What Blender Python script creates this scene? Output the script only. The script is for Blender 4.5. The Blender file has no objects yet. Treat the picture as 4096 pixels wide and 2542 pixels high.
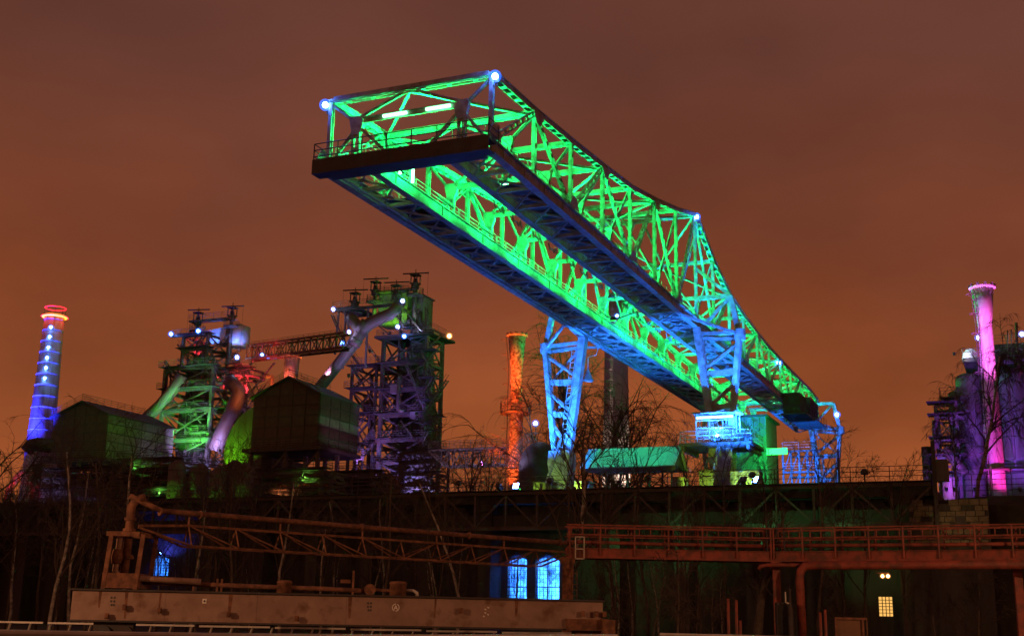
import bpy, math, random
from mathutils import Vector, Matrix
R = math.radians
V = Vector
sc = bpy.context.scene
col = sc.collection
EYE = 1.6
PITCH, ROLL, AZ = 0.24222, 0.02001, 0.41008
FPX = 4851.8                                             # focal length in pixels of the 4096 px wide photograph

# ------------------------------------------------------------------ camera
cd = bpy.data.cameras.new('camera'); cam = bpy.data.objects.new('camera', cd); col.objects.link(cam)
cd.sensor_width = 36; cd.lens = FPX / 4096 * 36; cd.clip_start = .1; cd.clip_end = 6000
fw = V((0, math.cos(PITCH), math.sin(PITCH))); up0 = V((0, -math.sin(PITCH), math.cos(PITCH))); rt0 = V((1, 0, 0))
cr, sr = math.cos(ROLL), math.sin(ROLL)
rt = rt0 * cr + up0 * sr
up = up0 * cr - rt0 * sr
cam.matrix_world = Matrix(((rt.x, up.x, -fw.x, 0), (rt.y, up.y, -fw.y, 0), (rt.z, up.z, -fw.z, EYE), (0, 0, 0, 1)))
sc.camera = cam

# ------------------------------------------------------------------ sky: low cloud lit by city sodium light
wd = bpy.data.worlds.new('World'); sc.world = wd; wd.use_nodes = True
nt = wd.node_tree; N = nt.nodes; Lk = nt.links
N.clear()
wo = N.new('ShaderNodeOutputWorld'); bg = N.new('ShaderNodeBackground'); tc = N.new('ShaderNodeTexCoord')
sx = N.new('ShaderNodeSeparateXYZ'); Lk.new(tc.outputs['Generated'], sx.inputs[0])
ns = N.new('ShaderNodeTexNoise'); ns.inputs['Scale'].default_value = 2.6; ns.inputs['Detail'].default_value = 4; ns.inputs['Roughness'].default_value = .5
mp = N.new('ShaderNodeMapping'); mp.inputs['Scale'].default_value = (1, 1, 2.2); Lk.new(tc.outputs['Generated'], mp.inputs[0]); Lk.new(mp.outputs[0], ns.inputs['Vector'])
ma = N.new('ShaderNodeMath'); ma.operation = 'MULTIPLY_ADD'; ma.inputs[1].default_value = .16; Lk.new(ns.outputs[0], ma.inputs[0]); Lk.new(sx.outputs[2], ma.inputs[2])
rp = N.new('ShaderNodeValToRGB'); Lk.new(ma.outputs[0], rp.inputs[0])
el = rp.color_ramp.elements
el[0].position = .0; el[0].color = (.02, .008, .005, 1)
el[1].position = .06; el[1].color = (.40, .11, .038, 1)
for p_, c_ in ((.2, (.34, .085, .023, 1)), (.34, (.225, .053, .017, 1)), (.52, (.145, .044, .026, 1)), (.9, (.11, .038, .027, 1))):
    e = el.new(p_); e.color = c_
n2 = N.new('ShaderNodeTexNoise'); n2.inputs['Scale'].default_value = 3.2; n2.inputs['Detail'].default_value = 7; Lk.new(mp.outputs[0], n2.inputs['Vector'])
mr = N.new('ShaderNodeMapRange'); mr.inputs[1].default_value = .3; mr.inputs[2].default_value = .7; mr.inputs[3].default_value = .74; mr.inputs[4].default_value = 1.24; Lk.new(n2.outputs[0], mr.inputs[0])
vm = N.new('ShaderNodeVectorMath'); vm.operation = 'SCALE'; Lk.new(rp.outputs[0], vm.inputs[0]); Lk.new(mr.outputs[0], vm.inputs['Scale'])
n3 = N.new('ShaderNodeTexNoise'); n3.inputs['Scale'].default_value = 1.9; n3.inputs['Detail'].default_value = 6; Lk.new(tc.outputs['Generated'], n3.inputs['Vector'])
m3 = N.new('ShaderNodeMapRange'); m3.inputs[1].default_value = .38; m3.inputs[2].default_value = .66; m3.inputs[3].default_value = 0; m3.inputs[4].default_value = .42; Lk.new(n3.outputs[0], m3.inputs[0])
mx_ = N.new('ShaderNodeMixRGB'); mx_.inputs[2].default_value = (.12, .046, .037, 1); Lk.new(m3.outputs[0], mx_.inputs[0]); Lk.new(vm.outputs[0], mx_.inputs[1]); Lk.new(mx_.outputs[0], bg.inputs[0]); bg.inputs[1].default_value = 1.0; Lk.new(bg.outputs[0], wo.inputs[0])
sc.view_settings.view_transform = 'Standard'; sc.view_settings.look = 'None'; sc.view_settings.exposure = 0; sc.view_settings.gamma = 1
sc.cycles.use_denoising = True; sc.cycles.max_bounces = 5; sc.cycles.diffuse_bounces = 3; sc.cycles.caustics_reflective = False; sc.cycles.caustics_refractive = False

# ------------------------------------------------------------------ materials
MATS = {}
def mat(name, c, c2=None, rough=.75, scale=1.2, amt=.5, metal=0., bump=.15, streak=False, rust=None, rust_amt=.5, lo=.42, hi=.62):
    if name in MATS: return MATS[name]
    m = bpy.data.materials.new(name); m.use_nodes = True; t = m.node_tree; b = t.nodes['Principled BSDF']
    b.inputs['Roughness'].default_value = rough; b.inputs['Metallic'].default_value = metal
    tcn = t.nodes.new('ShaderNodeTexCoord'); mpn = t.nodes.new('ShaderNodeMapping'); t.links.new(tcn.outputs['Object'], mpn.inputs[0])
    if streak: mpn.inputs['Scale'].default_value = (1.6, 1.6, .22)
    nz = t.nodes.new('ShaderNodeTexNoise'); nz.inputs['Scale'].default_value = scale; nz.inputs['Detail'].default_value = 8; nz.inputs['Roughness'].default_value = .65
    t.links.new(mpn.outputs[0], nz.inputs['Vector'])
    r = t.nodes.new('ShaderNodeValToRGB'); t.links.new(nz.outputs[0], r.inputs[0])
    c2 = c2 or tuple(x * (1 - amt) for x in c)
    r.color_ramp.elements[0].position = .33; r.color_ramp.elements[0].color = (*c2, 1)
    r.color_ramp.elements[1].position = .64; r.color_ramp.elements[1].color = (*c, 1)
    out = r.outputs[0]
    if rust:
        nr = t.nodes.new('ShaderNodeTexNoise'); nr.inputs['Scale'].default_value = scale * 2.3; nr.inputs['Detail'].default_value = 9; t.links.new(mpn.outputs[0], nr.inputs['Vector'])
        r2 = t.nodes.new('ShaderNodeValToRGB'); r2.color_ramp.elements[0].position = lo; r2.color_ramp.elements[1].position = hi; t.links.new(nr.outputs[0], r2.inputs[0])
        mm = t.nodes.new('ShaderNodeMath'); mm.operation = 'MULTIPLY'; mm.inputs[1].default_value = rust_amt; t.links.new(r2.outputs[0], mm.inputs[0])
        mx = t.nodes.new('ShaderNodeMixRGB'); t.links.new(mm.outputs[0], mx.inputs[0]); t.links.new(out, mx.inputs[1]); mx.inputs[2].default_value = (*rust, 1); out = mx.outputs[0]
    t.links.new(out, b.inputs['Base Color'])
    if bump:
        bp = t.nodes.new('ShaderNodeBump'); bp.inputs['Strength'].default_value = bump; bp.inputs['Distance'].default_value = .05
        nb = t.nodes.new('ShaderNodeTexNoise'); nb.inputs['Scale'].default_value = scale * 7; nb.inputs['Detail'].default_value = 5; t.links.new(tcn.outputs['Object'], nb.inputs['Vector'])
        t.links.new(nb.outputs[0], bp.inputs['Height']); t.links.new(bp.outputs[0], b.inputs['Normal'])
    MATS[name] = m; return m
def emit(name, c, s):
    if name in MATS: return MATS[name]
    m = bpy.data.materials.new(name); m.use_nodes = True; b = m.node_tree.nodes['Principled BSDF']
    b.inputs['Base Color'].default_value = (.01, .01, .01, 1); b.inputs['Emission Color'].default_value = (*c, 1); b.inputs['Emission Strength'].default_value = s
    MATS[name] = m; return m
STEEL = mat('crane_paint', (.34, .36, .34), (.2, .21, .2), rough=.6, scale=.8, rust=(.12, .06, .03), rust_amt=.5)
DARKST = mat('dark_steel', (.045, .045, .05), (.024, .021, .021), rough=.7, scale=.7, rust=(.045, .02, .013), rust_amt=.6)
TOWER = mat('tower_steel', (.105, .105, .11), (.05, .046, .046), rough=.7, scale=.5, rust=(.09, .04, .022), rust_amt=.6)
REDST = mat('red_oxide_paint', (.30, .062, .036), (.18, .036, .022), rough=.65, scale=1.1, rust=(.075, .032, .022), rust_amt=.75)
RUST = mat('rusty_pipe', (.24, .105, .055), (.12, .045, .025), rough=.85, scale=2.2, rust=(.06, .025, .015), rust_amt=.7)
BEAMC = mat('weathered_beam', (.29, .195, .155), (.2, .125, .098), rough=.8, scale=.9, rust=(.11, .045, .022), rust_amt=.8, lo=.55, hi=.72)
CONC = mat('stained_concrete', (.22, .21, .2), (.12, .115, .105), rough=.9, scale=.45, streak=True, bump=.3)
DCONC = mat('sooty_concrete', (.085, .08, .075), (.04, .038, .035), rough=.95, scale=.5, streak=True, bump=.3)
BRICK = mat('sooty_brick_panel', (.085, .05, .045), (.055, .034, .032), rough=.9, scale=1.5, bump=.35)
SHEET = mat('sheet_cladding', (.14, .137, .135), (.075, .07, .07), rough=.7, scale=.5, streak=True, rust=(.1, .05, .03), rust_amt=.5)
ROOF = mat('painted_sheet_roof', (.2, .22, .21), (.15, .165, .16), rough=.55, scale=.5)
CHIM = mat('chimney_plate', (.33, .32, .31), (.22, .21, .2), rough=.75, scale=.5, streak=True, rust=(.13, .06, .03), rust_amt=.7, lo=.5, hi=.7)
CHIMC = mat('chimney_concrete', (.30, .28, .265), (.19, .175, .165), rough=.9, scale=.35, streak=True, bump=.4)
SOIL = mat('soil_and_leaf_litter', (.05, .045, .03), (.025, .022, .015), rough=1, scale=.6, bump=.6)
BARK = mat('birch_bark', (.34, .3, .26), (.04, .032, .028), rough=.9, scale=3.0, bump=.3)
DBARK = mat('dark_bark', (.10, .075, .055), (.05, .038, .03), rough=.95, scale=3, bump=.3)
TWIG = mat('dark_twigs', (.06, .042, .034), (.035, .025, .02), rough=.95, scale=3, bump=0)
STONE = mat('yellowish_rubble_stone', (.22, .19, .13), (.12, .1, .07), rough=.95, scale=1.4, bump=.5)
GALV = mat('galvanised_rail', (.5, .47, .42), (.36, .33, .3), rough=.5, scale=2, metal=.2)
BOARD = mat('brown_board', (.16, .08, .04), (.1, .05, .028), rough=.8, scale=2)
BLACK = mat('black_rubber', (.02, .02, .02), rough=.9)
def water():
    m = bpy.data.materials.new('tank_water'); m.use_nodes = True; b = m.node_tree.nodes['Principled BSDF']
    b.inputs['Base Color'].default_value = (.006, .009, .008, 1); b.inputs['Roughness'].default_value = .06
    nz = m.node_tree.nodes.new('ShaderNodeTexNoise'); nz.inputs['Scale'].default_value = 1.5; bp = m.node_tree.nodes.new('ShaderNodeBump'); bp.inputs['Strength'].default_value = .06
    m.node_tree.links.new(nz.outputs[0], bp.inputs['Height']); m.node_tree.links.new(bp.outputs[0], b.inputs['Normal']); return m
def glass(name, c, rough=.15):
    m = bpy.data.materials.new(name); m.use_nodes = True; b = m.node_tree.nodes['Principled BSDF']
    b.inputs['Base Color'].default_value = (*c, 1); b.inputs['Roughness'].default_value = rough; b.inputs['Transmission Weight'].default_value = .85; return m
WATER = water(); PANE = glass('old_glass', (.75, .85, .9))
E_BLUE = emit('blue_lamp', (.12, .3, 1), 90); E_BHALO = None; E_GREEN = emit('green_tube', (.2, 1, .4), 12); E_WHITE = emit('cold_white_lamp', (.55, .65, 1), 60)
E_CYAN = emit('cyan_tube', (.2, .75, 1), 14); E_SOD = emit('sodium_lamp', (1, .45, .12), 60); E_RED = emit('red_neon', (1, .015, .03), 3.5); E_YEL = emit('yellow_neon', (1, .3, .008), 4)
E_VIO = emit('violet_lamp', (.35, .15, 1), 40); E_GSPOT = emit('green_floodlight', (.02, 1, .1), 6); E_WARM = emit('warm_window', (1, .52, .12), 1.1)

def halo_mat(name, c, s, t):                                  # painted lamp halo: part clear, part glowing, no real glass
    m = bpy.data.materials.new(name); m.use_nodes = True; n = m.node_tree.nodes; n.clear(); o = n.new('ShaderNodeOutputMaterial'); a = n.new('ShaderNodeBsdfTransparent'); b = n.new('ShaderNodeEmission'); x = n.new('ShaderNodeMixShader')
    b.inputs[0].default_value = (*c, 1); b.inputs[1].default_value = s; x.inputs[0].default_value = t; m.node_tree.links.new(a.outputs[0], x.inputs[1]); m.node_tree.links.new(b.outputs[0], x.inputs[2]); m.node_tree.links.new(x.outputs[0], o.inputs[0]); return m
HALO_MATS = {'blue_lamp': halo_mat('blue_halo', (.03, .16, 1), 2.6, .3), 'cold_white_lamp': halo_mat('cold_halo', (.12, .22, 1), 2.0, .2), 'sodium_lamp': halo_mat('amber_halo', (1, .4, .1), 1.5, .3)}
# ------------------------------------------------------------------ mesh helpers
class MB:
    def __init__(s): s.v = []; s.f = []
    def add(s, vs, fs):
        o = len(s.v); s.v += [tuple(x) for x in vs]; s.f += [tuple(i + o for i in q) for q in fs]; return s
    def box(s, lo, hi):
        x0, y0, z0 = lo; x1, y1, z1 = hi
        return s.add([(x0, y0, z0), (x1, y0, z0), (x1, y1, z0), (x0, y1, z0), (x0, y0, z1), (x1, y0, z1), (x1, y1, z1), (x0, y1, z1)],
                     [(0, 3, 2, 1), (4, 5, 6, 7), (0, 1, 5, 4), (1, 2, 6, 5), (2, 3, 7, 6), (3, 0, 4, 7)])
    def beam(s, p, q, w, h, side=None, w2=None, h2=None):
        """box from p to q; w across 'side', h across the third axis; w2/h2 at the far end"""
        p = V(p); q = V(q); d = (q - p)
        if d.length < 1e-6: return s
        d.normalize(); a = V(side) if side is not None else (V((0, 0, 1)) if abs(d.z) < .9 else V((1, 0, 0)))
        a = a - d * a.dot(d)
        if a.length < 1e-4: a = V((0, 1, 0)) if abs(d.y) < .9 else V((1, 0, 0)); a = a - d * a.dot(d)
        a.normalize(); b = d.cross(a); w2 = w if w2 is None else w2; h2 = h if h2 is None else h2
        vs = []
        for c, ww, hh in ((p, w, h), (q, w2, h2)):
            for i, j in ((-1, -1), (1, -1), (1, 1), (-1, 1)): vs.append(c + a * (i * ww / 2) + b * (j * hh / 2))
        return s.add(vs, [(0, 3, 2, 1), (4, 5, 6, 7), (0, 1, 5, 4), (1, 2, 6, 5), (2, 3, 7, 6), (3, 0, 4, 7)])
    def tube(s, p, q, r0, r1=None, n=6, cap=True):
        p = V(p); q = V(q); d = q - p
        if d.length < 1e-6: return s
        d.normalize(); r1 = r0 if r1 is None else r1
        a = V((0, 0, 1)) if abs(d.z) < .9 else V((1, 0, 0)); a = (a - d * a.dot(d)).normalized(); b = d.cross(a); vs = []
        for c, r in ((p, r0), (q, r1)):
            for i in range(n): t = 2 * math.pi * i / n; vs.append(c + a * (r * math.cos(t)) + b * (r * math.sin(t)))
        fs = [(i, (i + 1) % n, n + (i + 1) % n, n + i) for i in range(n)]
        if cap: fs += [tuple(range(n))[::-1], tuple(range(n, 2 * n))]
        return s.add(vs, fs)
    def path(s, pts, r, n=8):
        """swept pipe through points, one skin"""
        pts = [V(p) for p in pts]; m = len(pts); vs = []; a = None
        rs = r if isinstance(r, (list, tuple)) else [r] * m
        for k in range(m):
            d = (pts[min(k + 1, m - 1)] - pts[max(k - 1, 0)]).normalized()
            if a is None: a = V((0, 0, 1)) if abs(d.z) < .9 else V((1, 0, 0))
            a = (a - d * a.dot(d)).normalized(); b = d.cross(a)
            for i in range(n): t = 2 * math.pi * i / n; vs.append(pts[k] + a * (rs[k] * math.cos(t)) + b * (rs[k] * math.sin(t)))
        fs = [(k * n + i, k * n + (i + 1) % n, (k + 1) * n + (i + 1) % n, (k + 1) * n + i) for k in range(m - 1) for i in range(n)]
        fs += [tuple(range(n))[::-1], tuple(range((m - 1) * n, m * n))]
        return s.add(vs, fs)
    def lathe(s, c, prof, n=24, close=False):
        c = V(c); vs = []; m = len(prof)
        for r, z in prof:
            for i in range(n): t = 2 * math.pi * i / n; vs.append(c + V((r * math.cos(t), r * math.sin(t), z)))
        fs = [(k * n + i, k * n + (i + 1) % n, (k + 1) * n + (i + 1) % n, (k + 1) * n + i) for k in range(m - 1) for i in range(n)]
        if close: fs += [((m - 1) * n + i, (m - 1) * n + (i + 1) % n, (i + 1) % n, i) for i in range(n)]
        return s.add(vs, fs)
    def plate(s, poly, thick, nrm):
        nrm = V(nrm).normalized() * (thick / 2); n = len(poly)
        vs = [V(p) - nrm for p in poly] + [V(p) + nrm for p in poly]
        return s.add(vs, [tuple(range(n))[::-1], tuple(range(n, 2 * n))] + [(i, (i + 1) % n, n + (i + 1) % n, n + i) for i in range(n)])
    def laced(s, p, q, gap, t, depth, inplane, step=1.1, bat=.34):
        """two flanges 'gap' apart along 'inplane', joined by batten plates"""
        p = V(p); q = V(q); d = (q - p); L = d.length; d.normalize(); a = V(inplane); a = (a - d * a.dot(d)).normalized(); b = d.cross(a)
        for sg in (-1, 1): s.beam(p + a * (sg * gap / 2), q + a * (sg * gap / 2), t, depth, a)
        k = max(2, int(L / step))
        for i in range(k):
            c = p + d * (L * (i + .5) / k); s.beam(c - d * bat / 2, c + d * bat / 2, gap - t, depth * .4, a)
        return s
    def mesh(s, name, smooth=False):
        me = bpy.data.meshes.new(name); me.from_pydata(s.v, [], s.f); me.update()
        if smooth: me.polygons.foreach_set('use_smooth', [True] * len(me.polygons))
        return me
    def build(s, name, m, parent=None, smooth=False):
        me = s.mesh(name, smooth); me.materials.append(m); return link(name, me, parent)
def link(name, me, parent=None, loc=None, rz=0):
    o = bpy.data.objects.new(name, me); col.objects.link(o)
    if parent: o.parent = parent
    if loc is not None: o.location = loc
    if rz: o.rotation_euler.z = rz
    return o
def tag(o, label=None, cat=None, group=None, kind=None):
    if label: o['label'] = label
    if cat: o['category'] = cat
    if group: o['group'] = group
    if kind: o['kind'] = kind
    return o
def thing(name, label, cat, loc=(0, 0, 0), rz=0., group=None):
    o = link(name, None, None, loc, rz); return tag(o, label, cat, group)
def light(parent, kind, loc, c, power, radius=.15, target=None, cone=100, blend=.6, size=None, spread=180):
    l = bpy.data.lights.new('lamp_light', kind); l.color = c; l.energy = power
    if kind == 'POINT': l.shadow_soft_size = radius
    if kind == 'SPOT': l.shadow_soft_size = radius; l.spot_size = R(cone); l.spot_blend = blend
    if kind == 'AREA': l.shape = 'RECTANGLE'; l.size, l.size_y = size; l.spread = R(spread)
    o = bpy.data.objects.new('lamp_light', l); col.objects.link(o); o.parent = parent; o.location = loc
    if target is not None: o.rotation_euler = (V(target) - V(loc)).to_track_quat('-Z', 'Y').to_euler()
    return o
def ray(x, y):
    u = x - 2048; v = 1271 - y
    d = rt0 * (cr * u - sr * v) + up0 * (sr * u + cr * v) + fw * FPX
    return d / d.y
def P(x, y, Y):                                           # the point of a pixel's line of sight at forward distance Y
    return V((0, 0, EYE)) + ray(x, y) * Y
AX = V((math.cos(AZ), -math.sin(AZ), 0)); BX = V((math.sin(AZ), math.cos(AZ), 0))   # site axes: a runs along the bunker, b along the crane bridge
class Frame:                                              # local axes a (right along bunker), b (away), z with origin on the ground
    def __init__(s, x, y): s.o = V((x, y, 0)); s.rz = -AZ
    def px(s, x, y, b=0.):                                # where a pixel's sight line meets the plane b = const
        d = ray(x, y); p0 = V((0, 0, EYE)); t = ((s.o + BX * b - p0).dot(BX)) / d.dot(BX); q = p0 + d * t - s.o
        return V((q.dot(AX), b, q.z))
    def side(s, x, y, a):                                 # where it meets the plane a = const
        d = ray(x, y); p0 = V((0, 0, EYE)); t = ((s.o + AX * a - p0).dot(AX)) / d.dot(AX); q = p0 + d * t - s.o
        return V((a, q.dot(BX), q.z))
    def thing(s, name, label, cat, group=None): return thing(name, label, cat, s.o, s.rz, group)
def frame_at(x, y, Y): p = P(x, y, Y); return Frame(p.x, p.y)
def railing(pts, parent, m=None, h=1.1, bars=3, sp=1.8, r=.03, name='railing'):
    mb = MB(); pts = [V(p) for p in pts]
    for p, q in zip(pts, pts[1:]):
        L = (q - p).length; k = max(1, int(L / sp + .5))
        for i in range(k + 1):
            c = p.lerp(q, i / k); mb.tube(c, c + V((0, 0, h)), r, n=4)
        for j in range(bars):
            z = V((0, 0, h * (j + 1) / bars)); mb.tube(p + z, q + z, r * .85, n=4)
    return mb.build(name, m or TOWER, parent)
def lamp(parent, loc, em, c, power, r=.16, lr=.14, name='lamp', lit=True):
    """bulb in a small collar; its light sits just in front of it"""
    mb = MB(); mb.lathe(loc, [(0, -r), (r * .7, -r * .7), (r, 0), (r * .7, r * .7), (0, r)], 10); o = mb.build(name, em, parent, True)
    h = MB(); h.beam(V(loc) + V((0, r * 1.0, -r * .7)), V(loc) + V((0, r * 1.5, -r * .7)), r * 1.5, r * 1.5); h.build('lamp_back', DARKST, o)
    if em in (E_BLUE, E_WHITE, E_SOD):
        gm = HALO_MATS[em.name]; s2 = r * 1.9; mb = MB(); mb.lathe(loc, [(s2 * math.cos(t), s2 * math.sin(t)) for t in [-math.pi / 2 + i * math.pi / 10 for i in range(11)]], 18); mb.build('halo_shell', gm, o, True)  # emissive shell added round the bulb to imitate its glow
    if lit: light(o, 'POINT', loc, c, power, r * 1.05)
    return o
def flood(parent, loc, target, em, c, power, cone=90, s=.35, name='floodlight', blend=.5, mast=0.):
    """box floodlight with a bright front glass and a spot behind it"""
    loc = V(loc); d = (V(target) - loc).normalized(); mb = MB(); mb.beam(loc - d * s, loc, s * 1.3, s * 1.0, w2=s * 1.9, h2=s * 1.5)
    mb.beam(loc - d * s * .5 - V((0, 0, s * 1.3)), loc - d * s * .5, s * .2, s * .2)
    if mast: mb.beam((loc.x, loc.y, 0), loc - d * s * .5, .16, .16)
    o = mb.build(name, DARKST, parent); f = MB(); f.beam(loc + d * .004, loc + d * .03, s * 1.6, s * 1.2); f.build('front_glass', em, o)
    light(o, 'SPOT', loc + d * .08, c, power, s * .4, target, cone, blend); return o
BLUE = (.02, .13, 1); LBLUE = (.012, .17, 1); GREEN = (.004, 1, .15); VIO = (.42, .2, 1); MAG = (.8, .12, 1); RED = (1, .04, .06); ORA = (1, .2, .06); SOD = (1, .47, .22); WHT = (.6, .68, 1)

# ------------------------------------------------------------------ ground
mbg = MB(); mbg.add([(-2500, -300, 0), (2500, -300, 0), (2500, 4500, 0), (-2500, 4500, 0)], [(0, 1, 2, 3)])
tag(mbg.build('ground', SOIL), 'dark soil and leaf litter', kind='structure')

# ------------------------------------------------------------------ the ore bridge crane
S = Frame(-1.53, 70.0)
ZB = 27.8 + EYE                                           # underside of the bridge
DECK = 11.2 + EYE                                         # top of the ore bunker
WB = 11.62; NP = 17; PL = 7.0
TZ = [5.1, 5.4, 5.9, 6.5, 7.2, 8.4, 9.8, 11.5, 8.7, 6.8, 6.0, 5.5, 5.2, 5.1, 5.0, 5.0, 5.0, 4.6]
crane = S.thing('bridge_crane', 'huge steel truss ore bridge crane glowing green inside with blue lit legs', 'crane')
GW = 3.0; PW = 2.0                                                  # width of each bottom girder
GD = .75
ZG = ZB + GD                                              # girder top
UP = V((0, 0, 1))
for sd, a0, out in (('right', 0., 1), ('left', -WB, -1)):
    ain = a0 - out * GW
    Bn = [V((a0, k * PL, ZG)) for k in range(NP + 1)]; Tn = [V((a0, k * PL, ZB + TZ[k])) for k in range(NP + 1)]
    for k in range(NP):
        p, q = Tn[k], Tn[k + 1]
        mb = MB(); mb.beam(p + UP * .2, q + UP * .2, .62, .07, (1, 0, 0))
        for sg in (-1, 1): mb.beam(p + V((sg * .22, 0, 0)), q + V((sg * .22, 0, 0)), .05, .36, (1, 0, 0))
        L = (q - p).length
        for i in range(6):
            c = p.lerp(q, (i + .5) / 6); dd = (q - p).normalized() * .2; mb.beam(c - dd - UP * .17, c + dd - UP * .17, .42, .04, (1, 0, 0))
        mb.build('top_chord', STEEL, crane)
        # bottom girder of this panel: outer web, inner runway girder, floor struts, lacing
        y0, y1 = k * PL + .004, (k + 1) * PL - .004
        mb = MB(); mb.box((a0 - .06, y0, ZB), (a0 + .06, y1, ZG)); mb.box((a0 - .28, y0, ZB - .06), (a0 + .28, y1, ZB - .003)); mb.box((a0 - .28, y0, ZG + .003), (a0 + .28, y1, ZG + .06))
        for i in range(2): yy = y0 + (i + .5) * PL / 2; mb.box((a0 + out * .063 - (.1 if out < 0 else 0), yy - .04, ZB + .002), (a0 + out * .063 + (.1 if out > 0 else 0), yy + .04, ZG - .002))
        mb.build('bottom_chord', STEEL, crane)
        mb = MB(); mb.box((ain - .05, y0, ZB + .06), (ain + .05, y1, ZG + .1)); mb.box((ain - .26, y0, ZB - .01), (ain + .26, y1, ZB + .057)); mb.box((ain - .22, y0, ZG + .103), (ain + .22, y1, ZG + .17))
        mb.box((ain - .06, y0, ZG + .172), (ain + .06, y1, ZG + .3))
        for i in range(1): yy = y0 + (i + .5) * PL / 1; mb.box((ain - out * .053 - (.12 if out > 0 else 0), yy - .03, ZB + .07), (ain - out * .053 + (.12 if out < 0 else 0), yy + .03, ZG + .1))
        mb.build('runway_girder', STEEL, crane)
        for i in range(2):
            yy = y0 + i * PL / 2 + .15; mb = MB(); mb.beam((a0 - out * .3, yy, ZB + .12), (ain + out * .3, yy, ZB + .12), .26, .22); mb.build('floor_strut', STEEL, crane)
        for i in range(2):
            ya = y0 + i * PL / 2 + .15; yb = ya + PL / 2; mb = MB()
            mb.beam((a0 - out * .1, ya, ZB + .04), (ain + out * .1, yb, ZB + .04), .14, .08, UP); mb.beam((ain + out * .1, ya, ZB + .13), (a0 - out * .1, yb, ZB + .13), .14, .08, UP)
            mb.plate([((a0 + ain) / 2 + dx, (ya + yb) / 2 + dy, ZB + .085) for dx, dy in ((-.3, -.3), (.3, -.3), (.3, .3), (-.3, .3))], .03, UP)
            mb.build('lateral_lacing', STEEL, crane)
        if k > 0 and k < 13 or k > 13:
            for i in range(3):
                ya = y0 + i * PL / 3 + .08; mb = MB(); w0, w1 = sorted((a0 - out * .35, ain + out * .65)); mb.box((w0, ya, ZB + .5), (w1, ya + PL / 3 - .12, ZB + .54)); mb.box((w0 + .02, ya + 1.0, ZB + .4), (w1 - .02, ya + 1.12, ZB + .498)); mb.build('walkway_plate', DARKST, crane)
        railing([(a0 - out * .42, y0 + .1, ZG + .07), (a0 - out * .42, y1 - .1, ZG + .07)], crane, STEEL)
        railing([(ain + out * .3, y0 + .1, ZG + .17), (ain + out * .3, y1 - .1, ZG + .17)], crane, STEEL, h=.95)
    for k in range(NP + 1):
        mb = MB(); mb.laced(Bn[k], Tn[k] - UP * .1, .3, .075, .26, (0, 1, 0), 1.35); mb.build('vertical_post', STEEL, crane)
        if k < NP:
            p, q = (Bn[k], Tn[k + 1]) if k % 2 == 0 else (Tn[k], Bn[k + 1])
            mb = MB(); mb.laced(p, q, .31, .075, .22, (0, 1, 0), 1.0); mb.build('diagonal_brace', STEEL, crane)
        # gussets in the truss plane
        z = Tn[k].z; yy = k * PL
        mb = MB()
        if k % 2: mb.plate([(a0 + out * .31, yy - .95, z - .1), (a0 + out * .31, yy - .4, z - .95), (a0 + out * .31, yy + .4, z - .95), (a0 + out * .31, yy + .95, z - .1)], .03, (1, 0, 0))
        else: mb.plate([(a0 + out * .31, yy - .95, ZG + .1), (a0 + out * .31, yy + .95, ZG + .1), (a0 + out * .31, yy + .4, ZG + .95), (a0 + out * .31, yy - .4, ZG + .95)], .03, (1, 0, 0))
        mb.build('gusset_plate', STEEL, crane)
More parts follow.
